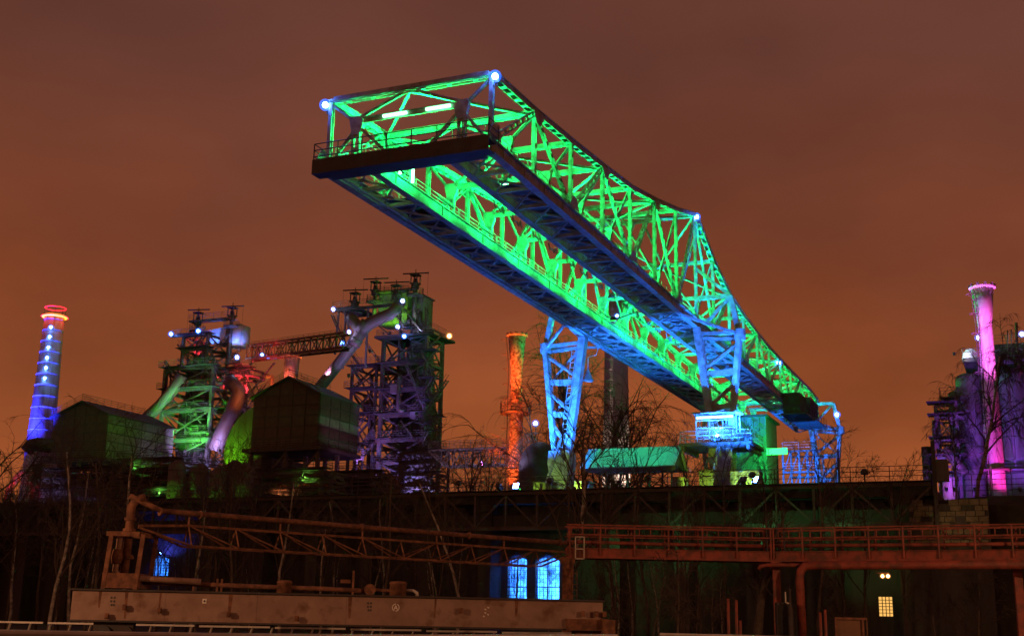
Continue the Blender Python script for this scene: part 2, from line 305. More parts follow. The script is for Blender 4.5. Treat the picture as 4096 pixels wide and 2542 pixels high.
# transverse portal frames
for k in range(NP + 1):
    yy = k * PL; zt = ZB + TZ[k]; gz = ZG + 2.75 if k else ZG + 2.55
    al, ar = -WB + PW, -PW
    for a0, ain, out in ((0, ar, 1), (-WB, al, -1)):
        mb = MB(); mb.laced((ain, yy, ZG + .2), (ain, yy, gz - .3), .46, .12, .3, (1, 0, 0), .8); mb.build('portal_post', STEEL, crane)
        mb = MB(); mb.plate([(ain + x * out, yy - .003, gz + z) for x, z in ((-.5, -.26), (-.5, .14), (-.18, .42), (.38, .42), (.5, .18), (.26, -.85), (-.25, -.85))], .34, (0, 1, 0)); mb.build('portal_gusset', STEEL, crane)
        for nm, p, q in (('knee_brace', (ain + out * .4, yy, gz + .3), (a0 - out * .1, yy, min(zt - .25, gz + 5.5))), ('foot_brace', (ain + out * .25, yy, gz - .6), (a0 - out * .3, yy, ZG + .15)), ('crown_brace', (ain - out * .2, yy, gz + .35), ((-WB / 2) + out * .5, yy, zt - .2))):
            mb = MB(); mb.beam(p, q, .17, .2, (0, 1, 0)); mb.beam(V(p) + V((0, .0, 0)), q, .3, .04, (0, 1, 0)); mb.build(nm, STEEL, crane)
        if k == 0:
            mb = MB(); mb.beam((ain - out * .3, yy, gz - .4), (-WB / 2 + out * 1.3, yy, ZG), .2, .22); mb.build('end_brace', STEEL, crane)
    mb = MB(); mb.beam((al + .5, yy, gz + .1), (ar - .5, yy, gz + .1), .3, .1, UP); mb.beam((al + .5, yy, gz + .25), (ar - .5, yy, gz + .25), .04, .5); mb.build('portal_crossbeam', STEEL, crane)
    mb = MB(); (mb.laced((-WB + .3, yy, zt), (-.3, yy, zt), .32, .08, .34, (0, 1, 0), 1.5) if k else mb.beam((-WB + .2, 0, zt + .12), (-.2, 0, zt + .12), .3, .4, UP).laced((-WB + .3, .1, zt - .12), (-.3, .1, zt - .12), .36, .08, .08, (0, 1, 0), 1.6)); mb.build('top_strut', STEEL, crane)
    if k < NP:
        z2 = ZB + TZ[k + 1]; mid = -WB / 2
        for p, q in (((-.2, yy, zt - .12), (mid, yy + PL, z2 - .12)), ((-WB + .2, yy, zt - .12), (mid, yy + PL, z2 - .12))) if k % 2 else (((mid, yy, zt - .12), (-.2, yy + PL, z2 - .12)), ((mid, yy, zt - .12), (-WB + .2, yy + PL, z2 - .12))):
            mb = MB(); mb.beam(p, q, .2, .06, UP); mb.beam(V(p) - UP * .1, V(q) - UP * .1, .05, .2, UP); mb.build('wind_brace', STEEL, crane)
# front platform with railing
mb = MB(); mb.box((-WB - .4, -1.25, ZB + .35), (.45, -.15, ZB + .42)); mb.box((-WB - .4, -1.33, ZB - .3), (.45, -1.25, ZB + .6)); mb.box((-WB - .4, -1.33, ZB - .38), (.45, -.35, ZB - .302)); mb.build('end_platform', DARKST, crane)
mb = MB(); mb.box((-WB + .3, -.14, ZB - .25), (-.3, .14, ZG + .12)); mb.box((-WB + .3, -.3, ZB - .32), (-.3, .3, ZB - .253)); mb.build('end_beam', DARKST, crane)
railing([(-WB - .38, .3, ZB + .42), (-WB - .38, -1.2, ZB + .42), (.4, -1.2, ZB + .42), (.4, .3, ZB + .42)], crane, DARKST, h=1.3, sp=1.9, r=.045)
# pipe run under the left girder and the hanging bell lamp
mb = MB(); mb.path([(-WB + .75, .6, ZB - .12), (-WB + .75, 118, ZB - .12)], .11, 8); mb.build('cable_pipe', STEEL, crane)
# legs
def leg(b, a_in, out, zc, near, cabin=False):
    ao = a_in + out * 4.2; zk = ZB - 1.0; zbot = ZB - 11.6; amid = a_in + out * 2.3
    n_in = V((a_in + out * .1, b, ZB - .1)); n_out = V((ao, b, zk)); f_in = V((amid - out * .75, b, zbot)); f_out = V((amid + out * .75, b, zbot))
    mb = MB(); mb.beam(n_in, f_in, .75, 1.0, (1, 0, 0), .6, .85); mb.build('inner_leg', STEEL, crane)
    mb = MB(); mb.beam(n_out, f_out, .45, 1.0, (1, 0, 0), .5, .85); mb.build('outer_leg', STEEL, crane)
    mb = MB(); mb.lathe(n_out - UP * .6, [(0, 0), (.55, .05), (.6, .5), (.55, 1.1), (0, 1.2)], 10); mb.build('knuckle', STEEL, crane)
    for i in range(2):
        mb = MB(); mb.beam(n_out + V((0, (i - .5) * .7, .1 - .5 * i)), n_in + V((0, (i - .5) * .7, -.6 - .3 * i)), .3, .3); mb.build('head_beam', STEEL, crane)
    L = lambda p, q, t: p.lerp(q, t)
    for t in (.4, .7, .985):
        mb = MB(); mb.beam(L(n_in, f_in, t), L(n_out, f_out, t - (.06 if t < .9 else 0)), .5, .55, (0, 1, 0)); mb.build('leg_strut', STEEL, crane)
    for t0, t1, fl in ((.07, .36, 0), (.44, .68, 0), (.74, .98, 0)):
        p, q = (L(n_out, f_out, t0), L(n_in, f_in, t1)); mb = MB(); mb.beam(p, q, .3, .35, (0, 1, 0)); mb.beam(p, q, .5, .05, (0, 1, 0)); mb.build('leg_diagonal', STEEL, crane)
    for t0, t1 in ((.02, .34), (.42, .64), (.72, .95)):
        p, q = (L(n_in, f_in, t0 + .04), L(n_out, f_out, t1)); mb = MB(); mb.beam(p + V((0, .3, 0)), q + V((0, .3, 0)), .18, .2, (0, 1, 0)); mb.build('leg_diagonal', STEEL, crane)
    stair = MB(); p, q = L(n_in, f_in, .1) + V((out * .6, -.6, 0)), L(n_in, f_in, .95) + V((out * .5, -.6, 0))
    for s_ in (-.22, .22): stair.beam(p + V((s_, 0, 0)), q + V((s_, 0, 0)), .06, .06)
    for i in range(20): c_ = p.lerp(q, i / 19); stair.beam(c_ - V((.22, 0, 0)), c_ + V((.22, 0, 0)), .05, .05)
    stair.build('leg_ladder', STEEL, crane)
    # outrigger frame above the knuckle
    tp = V((a_in + out * 3.4, b, ZB + 2.9))
    for nm, p, q, w in (('outrigger_post', n_out, tp, .5), ('outrigger_beam', tp, V((a_in, b, ZB + 2.9)), .4), ('outrigger_brace', tp, V((a_in + out * .3, b, ZB - .3)), .28), ('outrigger_tie', tp, V((a_in, b, ZB + 6.0)), .3)):
        if not near and nm == 'outrigger_tie': continue
        mb = MB(); mb.beam(p, q, w, w, (0, 1, 0)); mb.build(nm, STEEL, crane)
    for sg in (-1, 1):
        mb = MB(); mb.beam(n_out, (a_in, b + sg * 5.5, ZB), .24, .24); mb.build('sway_brace', STEEL, crane)
        mb = MB(); mb.beam((amid, b + sg * .5, zbot + 1.0), (amid, b + sg * 4.2, DECK + 1.2), .26, .26); mb.build('foot_strut', STEEL, crane)
    # plated foot and travelling bogie
    mb = MB(); mb.add([(amid + x, b + y, z) for z, w, dd in ((zbot - .02, 1.1, .85), (zbot - 1.2, 1.15, 1.0), (DECK + 1.1, .8, 1.0)) for x, y in ((-w, -dd), (w, -dd), (w, dd), (-w, dd))],
              [(0, 1, 2, 3), (8, 11, 10, 9)] + [(4 * j + i, 4 * j + 4 + i, 4 * j + 4 + (i + 1) % 4, 4 * j + (i + 1) % 4) for j in range(2) for i in range(4)]); mb.build('plated_foot', STEEL, crane)
    mb = MB(); mb.box((amid - 2.6, b - .5, DECK + .75), (amid + 2.6, b + .5, DECK + 1.25)); bo = mb.build('bogie', DARKST, crane)
    for x in (-2, -1, 1, 2):
        mb = MB(); mb.tube((amid + x, b - .12, DECK + .5), (amid + x, b + .12, DECK + .5), .42, n=14); mb.build('wheel', DARKST, bo)
    return n_in, n_out, f_in, f_out, amid
for b in (7 * PL, 16 * PL):
    for a_in, out in ((0., 1), (-WB, -1)):
        leg(b, a_in, out, 0, b < 60)
# ladder tower behind the far right leg and the plated machine cabs
for lo, hi, nm in (((.35, 90.5, ZB - 2.0), (2.4, 95.0, ZB + .8), 'machine_cab'), ((.35, 97.0, ZB - 1.8), (2.6, 103.0, ZB + 1.3), 'machine_cab')):
    mb = MB(); mb.box(lo, hi); cab = mb.build(nm, DARKST, crane)
    n_ = int((hi[1] - lo[1]) / .9)
    for i in range(n_ + 1):
        y_ = lo[1] + (hi[1] - lo[1]) * i / n_; mb = MB(); mb.box((hi[0] + .002, y_ - .05, lo[2]), (hi[0] + .07, y_ + .05, hi[2])); mb.build('cladding_rib', DARKST, cab)
    for i in range(4):
        x_ = lo[0] + (hi[0] - lo[0]) * i / 3; mb = MB(); mb.box((x_ - .05, lo[1] - .07, lo[2]), (x_ + .05, lo[1] - .002, hi[2])); mb.build('cladding_rib', DARKST, cab)
    mb = MB(); mb.box((lo[0] - .2, lo[1] - 1.2, lo[2] - .15), (hi[0] + 1.0, hi[1] + 1, lo[2] - .003)); mb.build('cab_platform', DARKST, crane)
    railing([(hi[0] + .95, hi[1] + .9, lo[2]), (hi[0] + .95, lo[1] - 1.1, lo[2]), (lo[0], lo[1] - 1.1, lo[2])], crane, DARKST)
# operator house on the right near leg
b = 7 * PL; am = 2.3; zf = ZB - 11.7
mb = MB(); mb.box((am - 3.4, b - 3.0, zf - .25), (am + 3.4, b + 2.6, zf)); mb.box((am - 3.2, b - 2.8, zf - .7), (am - 2.9, b + 2.4, zf - .252)); mb.box((am + 2.9, b - 2.8, zf - .7), (am + 3.2, b + 2.4, zf - .252)); mb.build('house_platform', DARKST, crane)
railing([(am - 3.3, b + 2.5, zf), (am - 3.3, b - 2.9, zf), (am + 3.3, b - 2.9, zf), (am + 3.3, b + 2.5, zf)], crane, STEEL, r=.04)
hx0, hx1, hy0, hy1, hz0, hz1 = am - 1.9, am + 1.9, b - 2.3, b - .9, zf + .003, zf + 2.8
for x in (hx0, hx0 + 1.27, hx0 + 2.53, hx1):
    for y in (hy0, hy1):
        mb = MB(); mb.beam((x, y, hz0), (x, y, hz1), .1, .1); mb.build('house_post', STEEL, crane)
for j in range(5):
    z = hz0 + (hz1 - hz0) * j / 4
    mb = MB(); mb.beam((hx0, hy0 - .06, z + .04), (hx1, hy0 - .06, z + .04), .09, .09); mb.build('house_rail', STEEL, crane)
for i in range(6):
    for j in range(2):
        x0 = hx0 + .06 + i * .63; z0 = hz0 + .1 + j * .8
        mb = MB(); mb.box((x0, hy0 - .01, z0), (x0 + .57, hy0 + .01, z0 + .7)); mb.build('window_pane', PANE, crane)
mb = MB(); mb.box((hx0 - .3, hy0 - .4, hz1 + .01), (hx1 + .3, hy1 + .3, hz1 + .12)); mb.build('house_roof', STEEL, crane)
mb = MB(); mb.beam((hx0 + .2, hy0 - .55, hz1 - .45), (hx1 - .2, hy0 - .55, hz1 - .45), .16, .16); bar = mb.build('light_tube', E_CYAN, crane)
mb = MB(); mb.beam((hx0, hy0 - .5, hz1 - .3), (hx1, hy0 - .5, hz1 - .3), .4, .08, (0, 1, 0)); mb.build('tube_hood', DARKST, bar)
light(bar, 'AREA', ((hx0 + hx1) / 2, hy0 - .66, hz1 - .45), (.05, .4, 1), 130, target=((hx0 + hx1) / 2, hy0 - 2, hz1 - 2.2), size=(3.6, .2))
light(bar, 'POINT', ((hx0 + hx1) / 2, hy0 + .8, hz1 - .8), (.03, .25, 1), 45, .1)
# bell lamp
p = V((-WB - 1.2, 7 * PL + 4.5, ZB - 3.2)); mb = MB(); mb.lathe(p, [(.62, -.5), (.55, -.3), (.32, .2), (.16, .5), (.1, .9), (0, .95)], 14); bl = mb.build('bell_lamp', STEEL, crane, True); mb = MB(); mb.path([p + UP * .9, p + UP * 2.0, (-WB - .3, p.y, ZB - 1.0), (-WB, p.y, ZB)], .06, 6); mb.build('lamp_bracket', STEEL, bl)
# green tubes under the portal crossbeams, green floods inside
for k in range(NP + 1):
    yy = k * PL; gz = ZG + 2.75 if k else ZG + 2.55
    for fa in ((-7.6, -5.9), (-4.5, -2.8)) if k == 0 else ((-6.6, -5.0),):
        mb = MB(); mb.tube((fa[0], yy + (-.16 if k == 0 else .1), gz + .12 - (.2 if k else 0)), (fa[1], yy + (-.16 if k == 0 else .1), gz + .12 - (.2 if k else 0)), .09 if k < 2 else .06, n=8); tb = mb.build('green_tube', E_GREEN, crane)
        mb = MB(); mb.beam((fa[0], yy + .02, gz + .22), (fa[1], yy + .02, gz + .22), .12, .1); mb.build('tube_housing', DARKST, tb)
    if k < NP:
        for sd_, ax_ in ((1, -GW - .35), (-1, -WB + GW + .35)):   # strip lamps on both inner girder edges, shining up and across
            mb = MB(); mb.beam((ax_, yy + 2.2, ZG + .42), (ax_, yy + 4.8, ZG + .42), .1, .12); st = mb.build('strip_lamp', DARKST, crane)
            light(st, 'AREA', (ax_ - sd_ * .12, yy + 3.5, ZG + .5), GREEN, (3500 if k < 8 else 2300) * (.85 if sd_ > 0 else 1.1) * (1.5 if k == 0 else (1.25, .75, 1.0, 1.3, .8)[k % 5]), target=(ax_ - sd_ * 10, yy + 3.5, ZG + 6.2), size=(2.6, .12), spread=98)
for k in range(0, 8):                                       # upright tubes at the girder's inner edge
    if k < 1:
        for dy in (3.2, 4.2, 6.0):
            mb = MB(); mb.tube((-WB + GW + .0, dy, ZG + .4), (-WB + GW, dy, ZG + 1.5), .1, n=8); mb.build('green_tube', E_GREEN, crane)
for k in range(1, 8):                                       # loops of cable with lamps along the right runway girder
    for j in range(2):
        mb = MB(); y0 = k * PL + 1 + j * 3.2; mb.path([(-GW - .35, y0 + .3 * i, ZB - .1 - .5 * abs(math.sin(i * 1.25))) for i in range(7)], .06, 6); mb.build('festoon_cable', STEEL, crane)
for k in range(2, 14):
    for a0 in (-1.05, -WB + 1.05):
        pass
# blue corner lamps
CL = []
for a0, k, pw in ((.35, 0, 900), (-WB - .3, 0, 700), (.3, 7, 1400), (-.1, 13, 900), (3.9, 16, 700)):
    z = ZB + TZ[k] - .3 if k < 16 else ZB + 1.2
    p = V((a0, k * PL - .35, z)); o = lamp(crane, p, E_BLUE, BLUE, pw * 2.4, .21 if k < 8 else .27); CL.append(p)
    mb = MB(); mb.beam((a0, k * PL, z - .5), (a0, k * PL, z + .3), .12, .12); mb.build('lamp_post', DARKST, o)
# blue floods standing on the bridge and on the bunker deck, aimed at legs and girder undersides
for loc, tgt, pw, cn, c in (((6.0, 40.8, DECK + .8), (2.4, 49, ZB - 4), 95000, 60, LBLUE), ((-17, 41, DECK + .8), (-WB - 2.4, 49, ZB - 5), 90000, 55, LBLUE), ((-8.5, 40.8, DECK + .8), (-WB - 2, 49, ZB - 5), 50000, 50, LBLUE), ((-6, 52, DECK + .8), (-5, 47, ZB), 8000, 110, BLUE), ((2.4, 46.5, ZB - 11.3), (2.2, 49, ZB - 4), 34000, 80, LBLUE),
                         ((-3, 54, DECK + .8), (-1, 64, ZB + 2), 60000, 70, LBLUE), ((1.5, 84, DECK + .8), (2.5, 112, ZB - 2), 150000, 50, LBLUE), ((-15.5, 41.2, DECK + .8), (-12.5, 22, ZB), 8000, 70, BLUE), ((7, 41, DECK + .8), (1, 20, ZB), 10000, 70, BLUE), ((5.2, 46.3, ZB - 11.3), (1, 57, ZB + 3), 34000, 70, LBLUE)):
    flood(crane, loc, tgt, E_BLUE, c, pw, cn, .4)
flood(crane, (-5.5, 40, ZB - .9), (-5.5, 45, DECK + 5), E_GSPOT, (0, 1, .42), 14000, 44, .3)
mb = MB(); mb.beam((-5.5, 40.1, ZB - .9), (-GW - .2, 40.1, ZB - .25), .08, .08); mb.build('lamp_arm', DARKST, crane)

# ------------------------------------------------------------------ the ore bunker the crane runs on
bunker = S.thing('ore_bunker', 'long sooty concrete ore bunker with green lit truss walkway under the crane', 'bunker')
A0, A1 = -95., 21.5; BF = 43.5
mb = MB(); mb.box((A0, 40.6, DECK - .9), (A1, 66, DECK)); mb.build('deck_slab', DCONC, bunker)
mb = MB(); mb.box((A0, 48, 0), (A1, 66, DECK - .903)); mb.build('rear_wall', mat('limewashed_rubble', (.5, .49, .47), (.04, .04, .04), rough=.9, scale=1.7, bump=.5), bunker)
# openings in the front wall: (px left, right, top, bottom, colour)
OPN = []
for x0, x1, y0, y1, kind in ((600, 678, 2226, 2336, 'blue'), (2028, 2108, 2228, 2396, 'blue'), (2140, 2238, 2228, 2396, 'blue'), (3516, 3568, 2385, 2462, 'warm')):
    p = S.px(x0, y1, BF); q = S.px(x1, y0, BF); OPN.append((p.x, q.x, max(.3, p.z), q.z, kind))
# front wall built as strips round the openings
def wall_with_holes(a0, a1, z0, z1, holes):
    zs = sorted({z0, z1, *[h[2] for h in holes], *[h[3] for h in holes]})
    for za, zb in zip(zs, zs[1:]):
        hs = sorted([(h[0], h[1]) for h in holes if h[2] <= za + 1e-4 and h[3] >= zb - 1e-4]); c = a0
        for h0, h1 in hs + [(a1, None)]:
            if h0 - c > .02: mb = MB(); mb.box((c, BF, za), (h0, BF + .7, zb)); mb.build('wall_section', DCONC, bunker)
            c = h1 if h1 else c
wall_with_holes(A0, A1, 0, DECK - .905, OPN)
for h0, h1, z0, z1, kind in OPN:
    mid = (h0 + h1) / 2
    if kind == 'warm':
        mb = MB(); mb.box((h0, BF + .4, z0), (h1, BF + .44, z1)); wn = mb.build('lit_window', E_WARM, bunker)
        for i in range(1, 4): x = h0 + (h1 - h0) * i / 4; mb = MB(); mb.box((x - .03, BF + .3, z0), (x + .03, BF + .38, z1)); mb.build('window_bar', DARKST, wn)
        for i in range(1, 6): z = z0 + (z1 - z0) * i / 6; mb = MB(); mb.box((h0, BF + .31, z - .025), (h1, BF + .37, z + .025)); mb.build('window_bar', DARKST, wn)
        continue
    # arched head, mullions, blue lamp inside
    mb = MB(); r = (h1 - h0) / 2
    if kind == 'blue':
        pts = [(h0 - .02, BF + .2, z1 - r * .45)] + [(mid + r * 1.02 * math.cos(math.pi * (1 - i / 8)), BF + .2, z1 - r * .45 + r * .45 * math.sin(math.pi * i / 8)) for i in range(9)] + [(h1 + .02, BF + .2, z1 + .02), (h0 - .02, BF + .2, z1 + .02)]
        for i in range(1, 8):
            a_, b_ = pts[i], pts[i + 1]; mb.add([a_, b_, (b_[0], BF + .2, z1 + .02), (a_[0], BF + .2, z1 + .02)], [(0, 1, 2, 3)])
        mb.build('arch_head', DCONC, bunker)
        for i in range(1, 6): x = h0 + (h1 - h0) * i / 6; t_ = .06 if i == 3 else .022; mb = MB(); mb.box((x - t_, BF + .1, z0), (x + t_, BF + .15, z1)); mb.build('window_bar', DARKST, bunker)
        for i in range(1, 10): z = z0 + (z1 - z0) * i / 10; t_ = .06 if i == 3 else .02; mb = MB(); mb.box((h0, BF + .152, z - t_), (h1, BF + .19, z + t_)); mb.build('window_bar', DARKST, bunker)
        mb = MB(); mb.beam((mid, BF - .3, z1 + .5), (mid, BF - .05, z1 + .55), .25, .2); ol = mb.build('wall_lamp', DARKST, bunker); light(ol, 'SPOT', (mid, BF - .42, z1 + .4), BLUE, 160, .1, (mid, BF, z1 - 2), 130, .8)
    mb = MB(); mb.beam((mid - r * .7, BF + 1.0, z1 + .15), (mid + r * .7, BF + 1.0, z1 + .15), .2, .15); fx = mb.build('blue_tube', E_BLUE, bunker)
    light(fx, 'AREA', (mid, BF + 1.1, z1 - .05), (.02, .12, 1), 900 if kind == 'blue' else 9, target=(mid, 48, (z0 + z1) / 2 - .3), size=(max(.6, r * 1.2), .3))
    if kind == 'blue': light(fx, 'AREA', (mid, BF + 1.2, z0 + .1), (.03, .24, 1), 1900, target=(mid, 48, (z0 + z1) / 2), size=(r, .3))
p = S.px(640, 2212, BF - 1.6); flood(bunker, p, S.px(690, 2150, BF), E_BLUE, (.06, .08, 1), 420, 130, .15); mb = MB(); mb.beam((p.x, p.y, p.z - .1), (p.x, BF, p.z - .1), .06, .06); mb.build('lamp_arm', DARKST, bunker)
# piers
for i in range(19):
    a = A0 + 1.2 + i * 6.28
    if any(h[0] - .8 < a < h[1] + .8 for h in OPN): continue
    mb = MB(); mb.box((a - .65, 40.9, 0), (a + .65, BF - .003, DECK - .905)); mb.box((a - .85, 40.7, DECK - 1.6), (a + .85, 40.897, DECK - .905)); mb.build('pier', DCONC, bunker)
# truss walkway hung on the front
bw = 39.2; zt, zb = DECK - .12, DECK - 3.3
n_ = 38; st = (A1 - (-96)) / n_
for i in range(n_):
    a = -96 + i * st; e = a + st
    mb = MB(); mb.beam((a, bw, zt), (e, bw, zt), .3, .22, UP); mb.beam((a, bw, zt - .02), (e, bw, zt - .02), .06, .4); mb.build('walkway_top_chord', TOWER, bunker)
    mb = MB(); mb.beam((a, bw, zb), (e, bw, zb), .35, .3, UP); mb.build('walkway_bottom_chord', TOWER, bunker)
    mb = MB(); mb.beam((a, bw, zb + .15), (a, bw, zt - .2), .2, .2); mb.build('walkway_post', TOWER, bunker)
    p, q = ((a, bw, zb + .1), (e, bw, zt - .2)) if i % 2 else ((a, bw, zt - .2), (e, bw, zb + .1))
    mb = MB(); mb.beam(p, q, .16, .16); mb.build('walkway_diagonal', TOWER, bunker)
    mb = MB(); mb.box((a + .02, bw - .5, zt + .2), (e - .02, 40.597, zt + .26)); mb.build('walkway_plate', DARKST, bunker)
    railing([(a, bw - .42, zt + .26), (e, bw - .42, zt + .26)], bunker, TOWER, h=1.2, sp=3.2, r=.035)
    mb = MB(); mb.box((a + .02, 41.2, DECK - 3.1), (e - .02, 41.3, DECK - 1.9)); mb.build('fascia_panel', DCONC, bunker)
    if i % 3 == 0:
        mb = MB(); mb.beam((a + 1, bw + .6, zt + .26), (a + 1, bw + .6, zt + .9), .12, .12); mb.lathe((a + 1, bw + .6, zt + .9), [(0, 0), (.3, .05), (.34, .3), (.2, .5), (0, .55)], 8); mb.build('rail_buffer', DARKST, bunker)
for b in (48.4, 49.6):
    mb = MB(); mb.box((A0, b - .05, DECK + .003), (A1, b + .05, DECK + .12)); mb.build('crane_rail', DARKST, bunker)
# end pylon of the walkway on the right
mb = MB(); mb.beam((A1 + .3, 39.5, DECK - 4), (A1 + .3, 39.5, DECK + 3.4), .3, .3); mb.beam((A1 - 7.2, 39.6, DECK), (A1 - 7.2, 39.6, DECK + 3.0), .16, .16); mb.build('mast', DARKST, bunker)
mb = MB(); mb.box((A1 + .1, 39.9, DECK + .2), (A1 + 1.3, 41.2, DECK + 1.9)); mb.build('switch_cabinet', SHEET, bunker)
# green floods hung below the deck, facing the piers and walkway
for a, z, tg, pw in ((1.5, DECK - 5, (.5, 43, DECK - 3.5), 380), (-6, DECK - 5, (-7, 43, 6), 260), (8, DECK - 5.2, (9, 41, DECK - 2), 420), (14, DECK - 5.2, (15, 42, DECK - 4), 300)):
    flood(bunker, (a, 37.9, z), tg, E_GSPOT, (.15, 1, .25), pw, 120, .2)
    mb = MB(); mb.beam((a, 38.0, z), (a, 39.1, zb - .1), .08, .08); mb.build('lamp_arm', DARKST, bunker)
# things on the deck
shed = S.thing('open_shed', 'open sided shed with turquoise lit sheet roof on the deck between the crane legs', 'shed')
e0 = S.px(2320, 1868, 44.0); e1 = S.px(2700, 1858, 44.0); rz_ = S.px(2716, 1782, 46.4).z; ez = (e0.z + e1.z) / 2; xa, xb = e0.x, e1.x
for s_, (ya, yb) in enumerate(((44.0, 46.4), (48.8, 46.4))):
    n_ = 9
    for i in range(n_):
        x0 = xa + (xb - xa) * i / n_; x1 = xa + (xb - xa) * (i + 1) / n_; mb = MB(); mb.add([(x0, ya, ez), (x1 - .03, ya, ez), (x1 - .03, yb, rz_), (x0, yb, rz_), (x0, ya, ez - .08), (x1 - .03, ya, ez - .08), (x1 - .03, yb, rz_ - .08), (x0, yb, rz_ - .08)], [(0, 1, 2, 3), (7, 6, 5, 4), (0, 4, 5, 1), (1, 5, 6, 2), (2, 6, 7, 3), (3, 7, 4, 0)]); mb.build('roof_sheet', ROOF, shed)
mb = MB()
for x in (xa + .3, xb - .3): mb.plate([(x, 44.2, ez - .1), (x, 48.6, ez - .1), (x, 46.4, rz_ - .15)], .08, (1, 0, 0))
mb.build('gable', DARKST, shed)
for i in range(5):
    for y in (44.3, 48.5):
        x = xa + .4 + (xb - xa - .8) * i / 4; mb = MB(); mb.beam((x, y, DECK), (x, y, ez - .1), .16, .16); mb.build('post', DARKST, shed)
mb = MB(); mb.beam((xa, 44.3, ez - .3), (xb, 44.3, ez - .3), .4, .12); mb.build('eaves_beam', DARKST, shed)
for k, (x0, x1, y0, y1, b, nm, lb, ct, m) in enumerate(((2136, 2228, 1930, 1972, 41.5, 'steel_skip', 'low steel skip glowing yellow green beside the left crane leg', 'skip', SHEET), (2300, 2352, 1925, 1972, 42.0, 'cable_drum_box', 'small yellow green lit box under the open shed', 'box', SHEET),
                                          (2800, 2850, 1880, 1950, 45, 'steel_locker', 'narrow yellow lit locker left of the tall crane foot', 'locker', SHEET), (2925, 3035, 1885, 1940, 43, 'site_container', 'long yellow green lit container behind the deck railing', 'container', SHEET), (2690, 2735, 1910, 1950, 43, 'tool_chest', 'small chest with orange lid on the deck by the shed end', 'chest', SHEET))):
    p = S.px(x0, y1, b); q = S.px(x1, y0, b); z0 = DECK; z1 = max(q.z, DECK + .9)
    th = S.thing(nm, lb, ct); mb = MB(); mb.box((p.x, b, z0), (q.x, b + 1.6, z1)); mb.build('body', m, th)
    for i in range(5): x = p.x + (q.x - p.x) * i / 4; mb = MB(); mb.box((x - .05, b - .06, z0), (x + .05, b - .002, z1)); mb.build('rib', m, th)
    mb = MB(); mb.box((p.x - .05, b - .08, z1 + .002), (q.x + .05, b + 1.68, z1 + .09)); mb.build('lid', RUST if nm == 'tool_chest' else m, th)
YG = (.5, 1, .05)
for a, b, tg, pw in ((-15, 40.9, (-14, 42, DECK + 1), 900), (-9.5, 40.9, (-10, 43, DECK + 1), 900), (5.5, 41.0, (6.5, 44, DECK + 1), 1500), (1.2, 41.2, (2, 45, DECK + 1.5), 1500)):
    flood(bunker, (a, b, DECK + .4), tg, E_GSPOT, YG, pw, 110, .15)
# hoist house behind the right leg, green floodlit
hh = S.thing('hoist_house', 'tall green lit sheet clad hoist house with outside stairs behind the crane leg', 'building')
p = S.px(2938, 1900, 62); q = S.px(3060, 1665, 62); x0, x1, z1 = p.x, q.x, q.z
mb = MB(); mb.box((x0, 62, DECK), (x1, 68, z1)); mb.build('wall', SHEET, hh)
for i in range(6):
    x = x0 + (x1 - x0) * i / 5; mb = MB(); mb.box((x - .08, 61.9, DECK), (x + .08, 61.998, z1)); mb.build('wall_rib', SHEET, hh)
mb = MB(); mb.box((x0 - .3, 61.6, z1 + .003), (x1 + .3, 68.3, z1 + .2)); mb.build('roof', DARKST, hh)
railing([(x0 - .2, 61.7, z1 + .2), (x1 + .2, 61.7, z1 + .2)], hh, TOWER)
for i in range(3):
    za = DECK + 1.5 + i * 2.3; s_ = 1 if i % 2 else -1; xa_, xb_ = ((x0 + x1) / 2 - s_ * 1.3, (x0 + x1) / 2 + s_ * 1.3)
    mb = MB(); mb.beam((xa_, 61.2, za), (xb_, 61.2, za + 2.3), .25, .08, UP); mb.beam((xa_, 61.0, za + 1), (xb_, 61.0, za + 3.3), .05, .05); mb.build('stair_flight', TOWER, hh)
p = S.px(3107, 1804, 58); mb = MB(); mb.beam((p.x - 1.0, 58, p.z), (p.x + 1.0, 58, p.z), .6, .25); gl = mb.build('green_flood_bar', E_GSPOT, hh); mb = MB(); mb.beam((p.x, 58.2, DECK), (p.x, 58.2, p.z), .15, .15); mb.build('flood_post', DARKST, gl)
light(gl, 'AREA', (p.x, 57.8, p.z), (.004, 1, .05), 140, target=(p.x - 4, 40, p.z - 4), size=(1.8, .4)); light(gl, 'AREA', (p.x, 58.4, p.z + .2), GREEN, 1600, target=(p.x - 3, 64, p.z + 3), size=(1.8, .4))
# far yard structures under the far end of the bridge
yard = S.thing('loading_tower', 'open steel loading tower lit blue green under the far end of the bridge', 'tower')
p = S.px(3135, 1930, 100); q = S.px(3262, 1800, 100)
for i in range(5):
    for y in (100, 106):
        x = p.x + (q.x - p.x) * i / 4; mb = MB(); mb.beam((x, y, DECK), (x, y, q.z), .22, .22); mb.build('column', TOWER, yard)
for j in range(1, 5):
    z = DECK + (q.z - DECK) * j / 4
    for y in (100, 106): mb = MB(); mb.beam((p.x, y, z), (q.x, y, z), .22, .22); mb.build('beam', TOWER, yard)
    railing([(p.x, 99.8, z + .1), (q.x, 99.8, z + .1)], yard, STEEL)
    for i in range(4):
        xa_ = p.x + (q.x - p.x) * i / 4; xb_ = p.x + (q.x - p.x) * (i + 1) / 4; mb = MB(); mb.beam((xa_, 100, z - (q.z - DECK) / 4), (xb_, 100, z), .14, .14); mb.build('brace', TOWER, yard)
mb = MB(); mb.box((p.x, 106.2, DECK), (q.x, 106.4, DECK + 6)); mb.build('rear_cladding', SHEET, yard)
flood(yard, (p.x + 2, 97, DECK + 1), (p.x + 5, 103, DECK + 5), E_BLUE, (.03, .35, 1), 2500, 100)
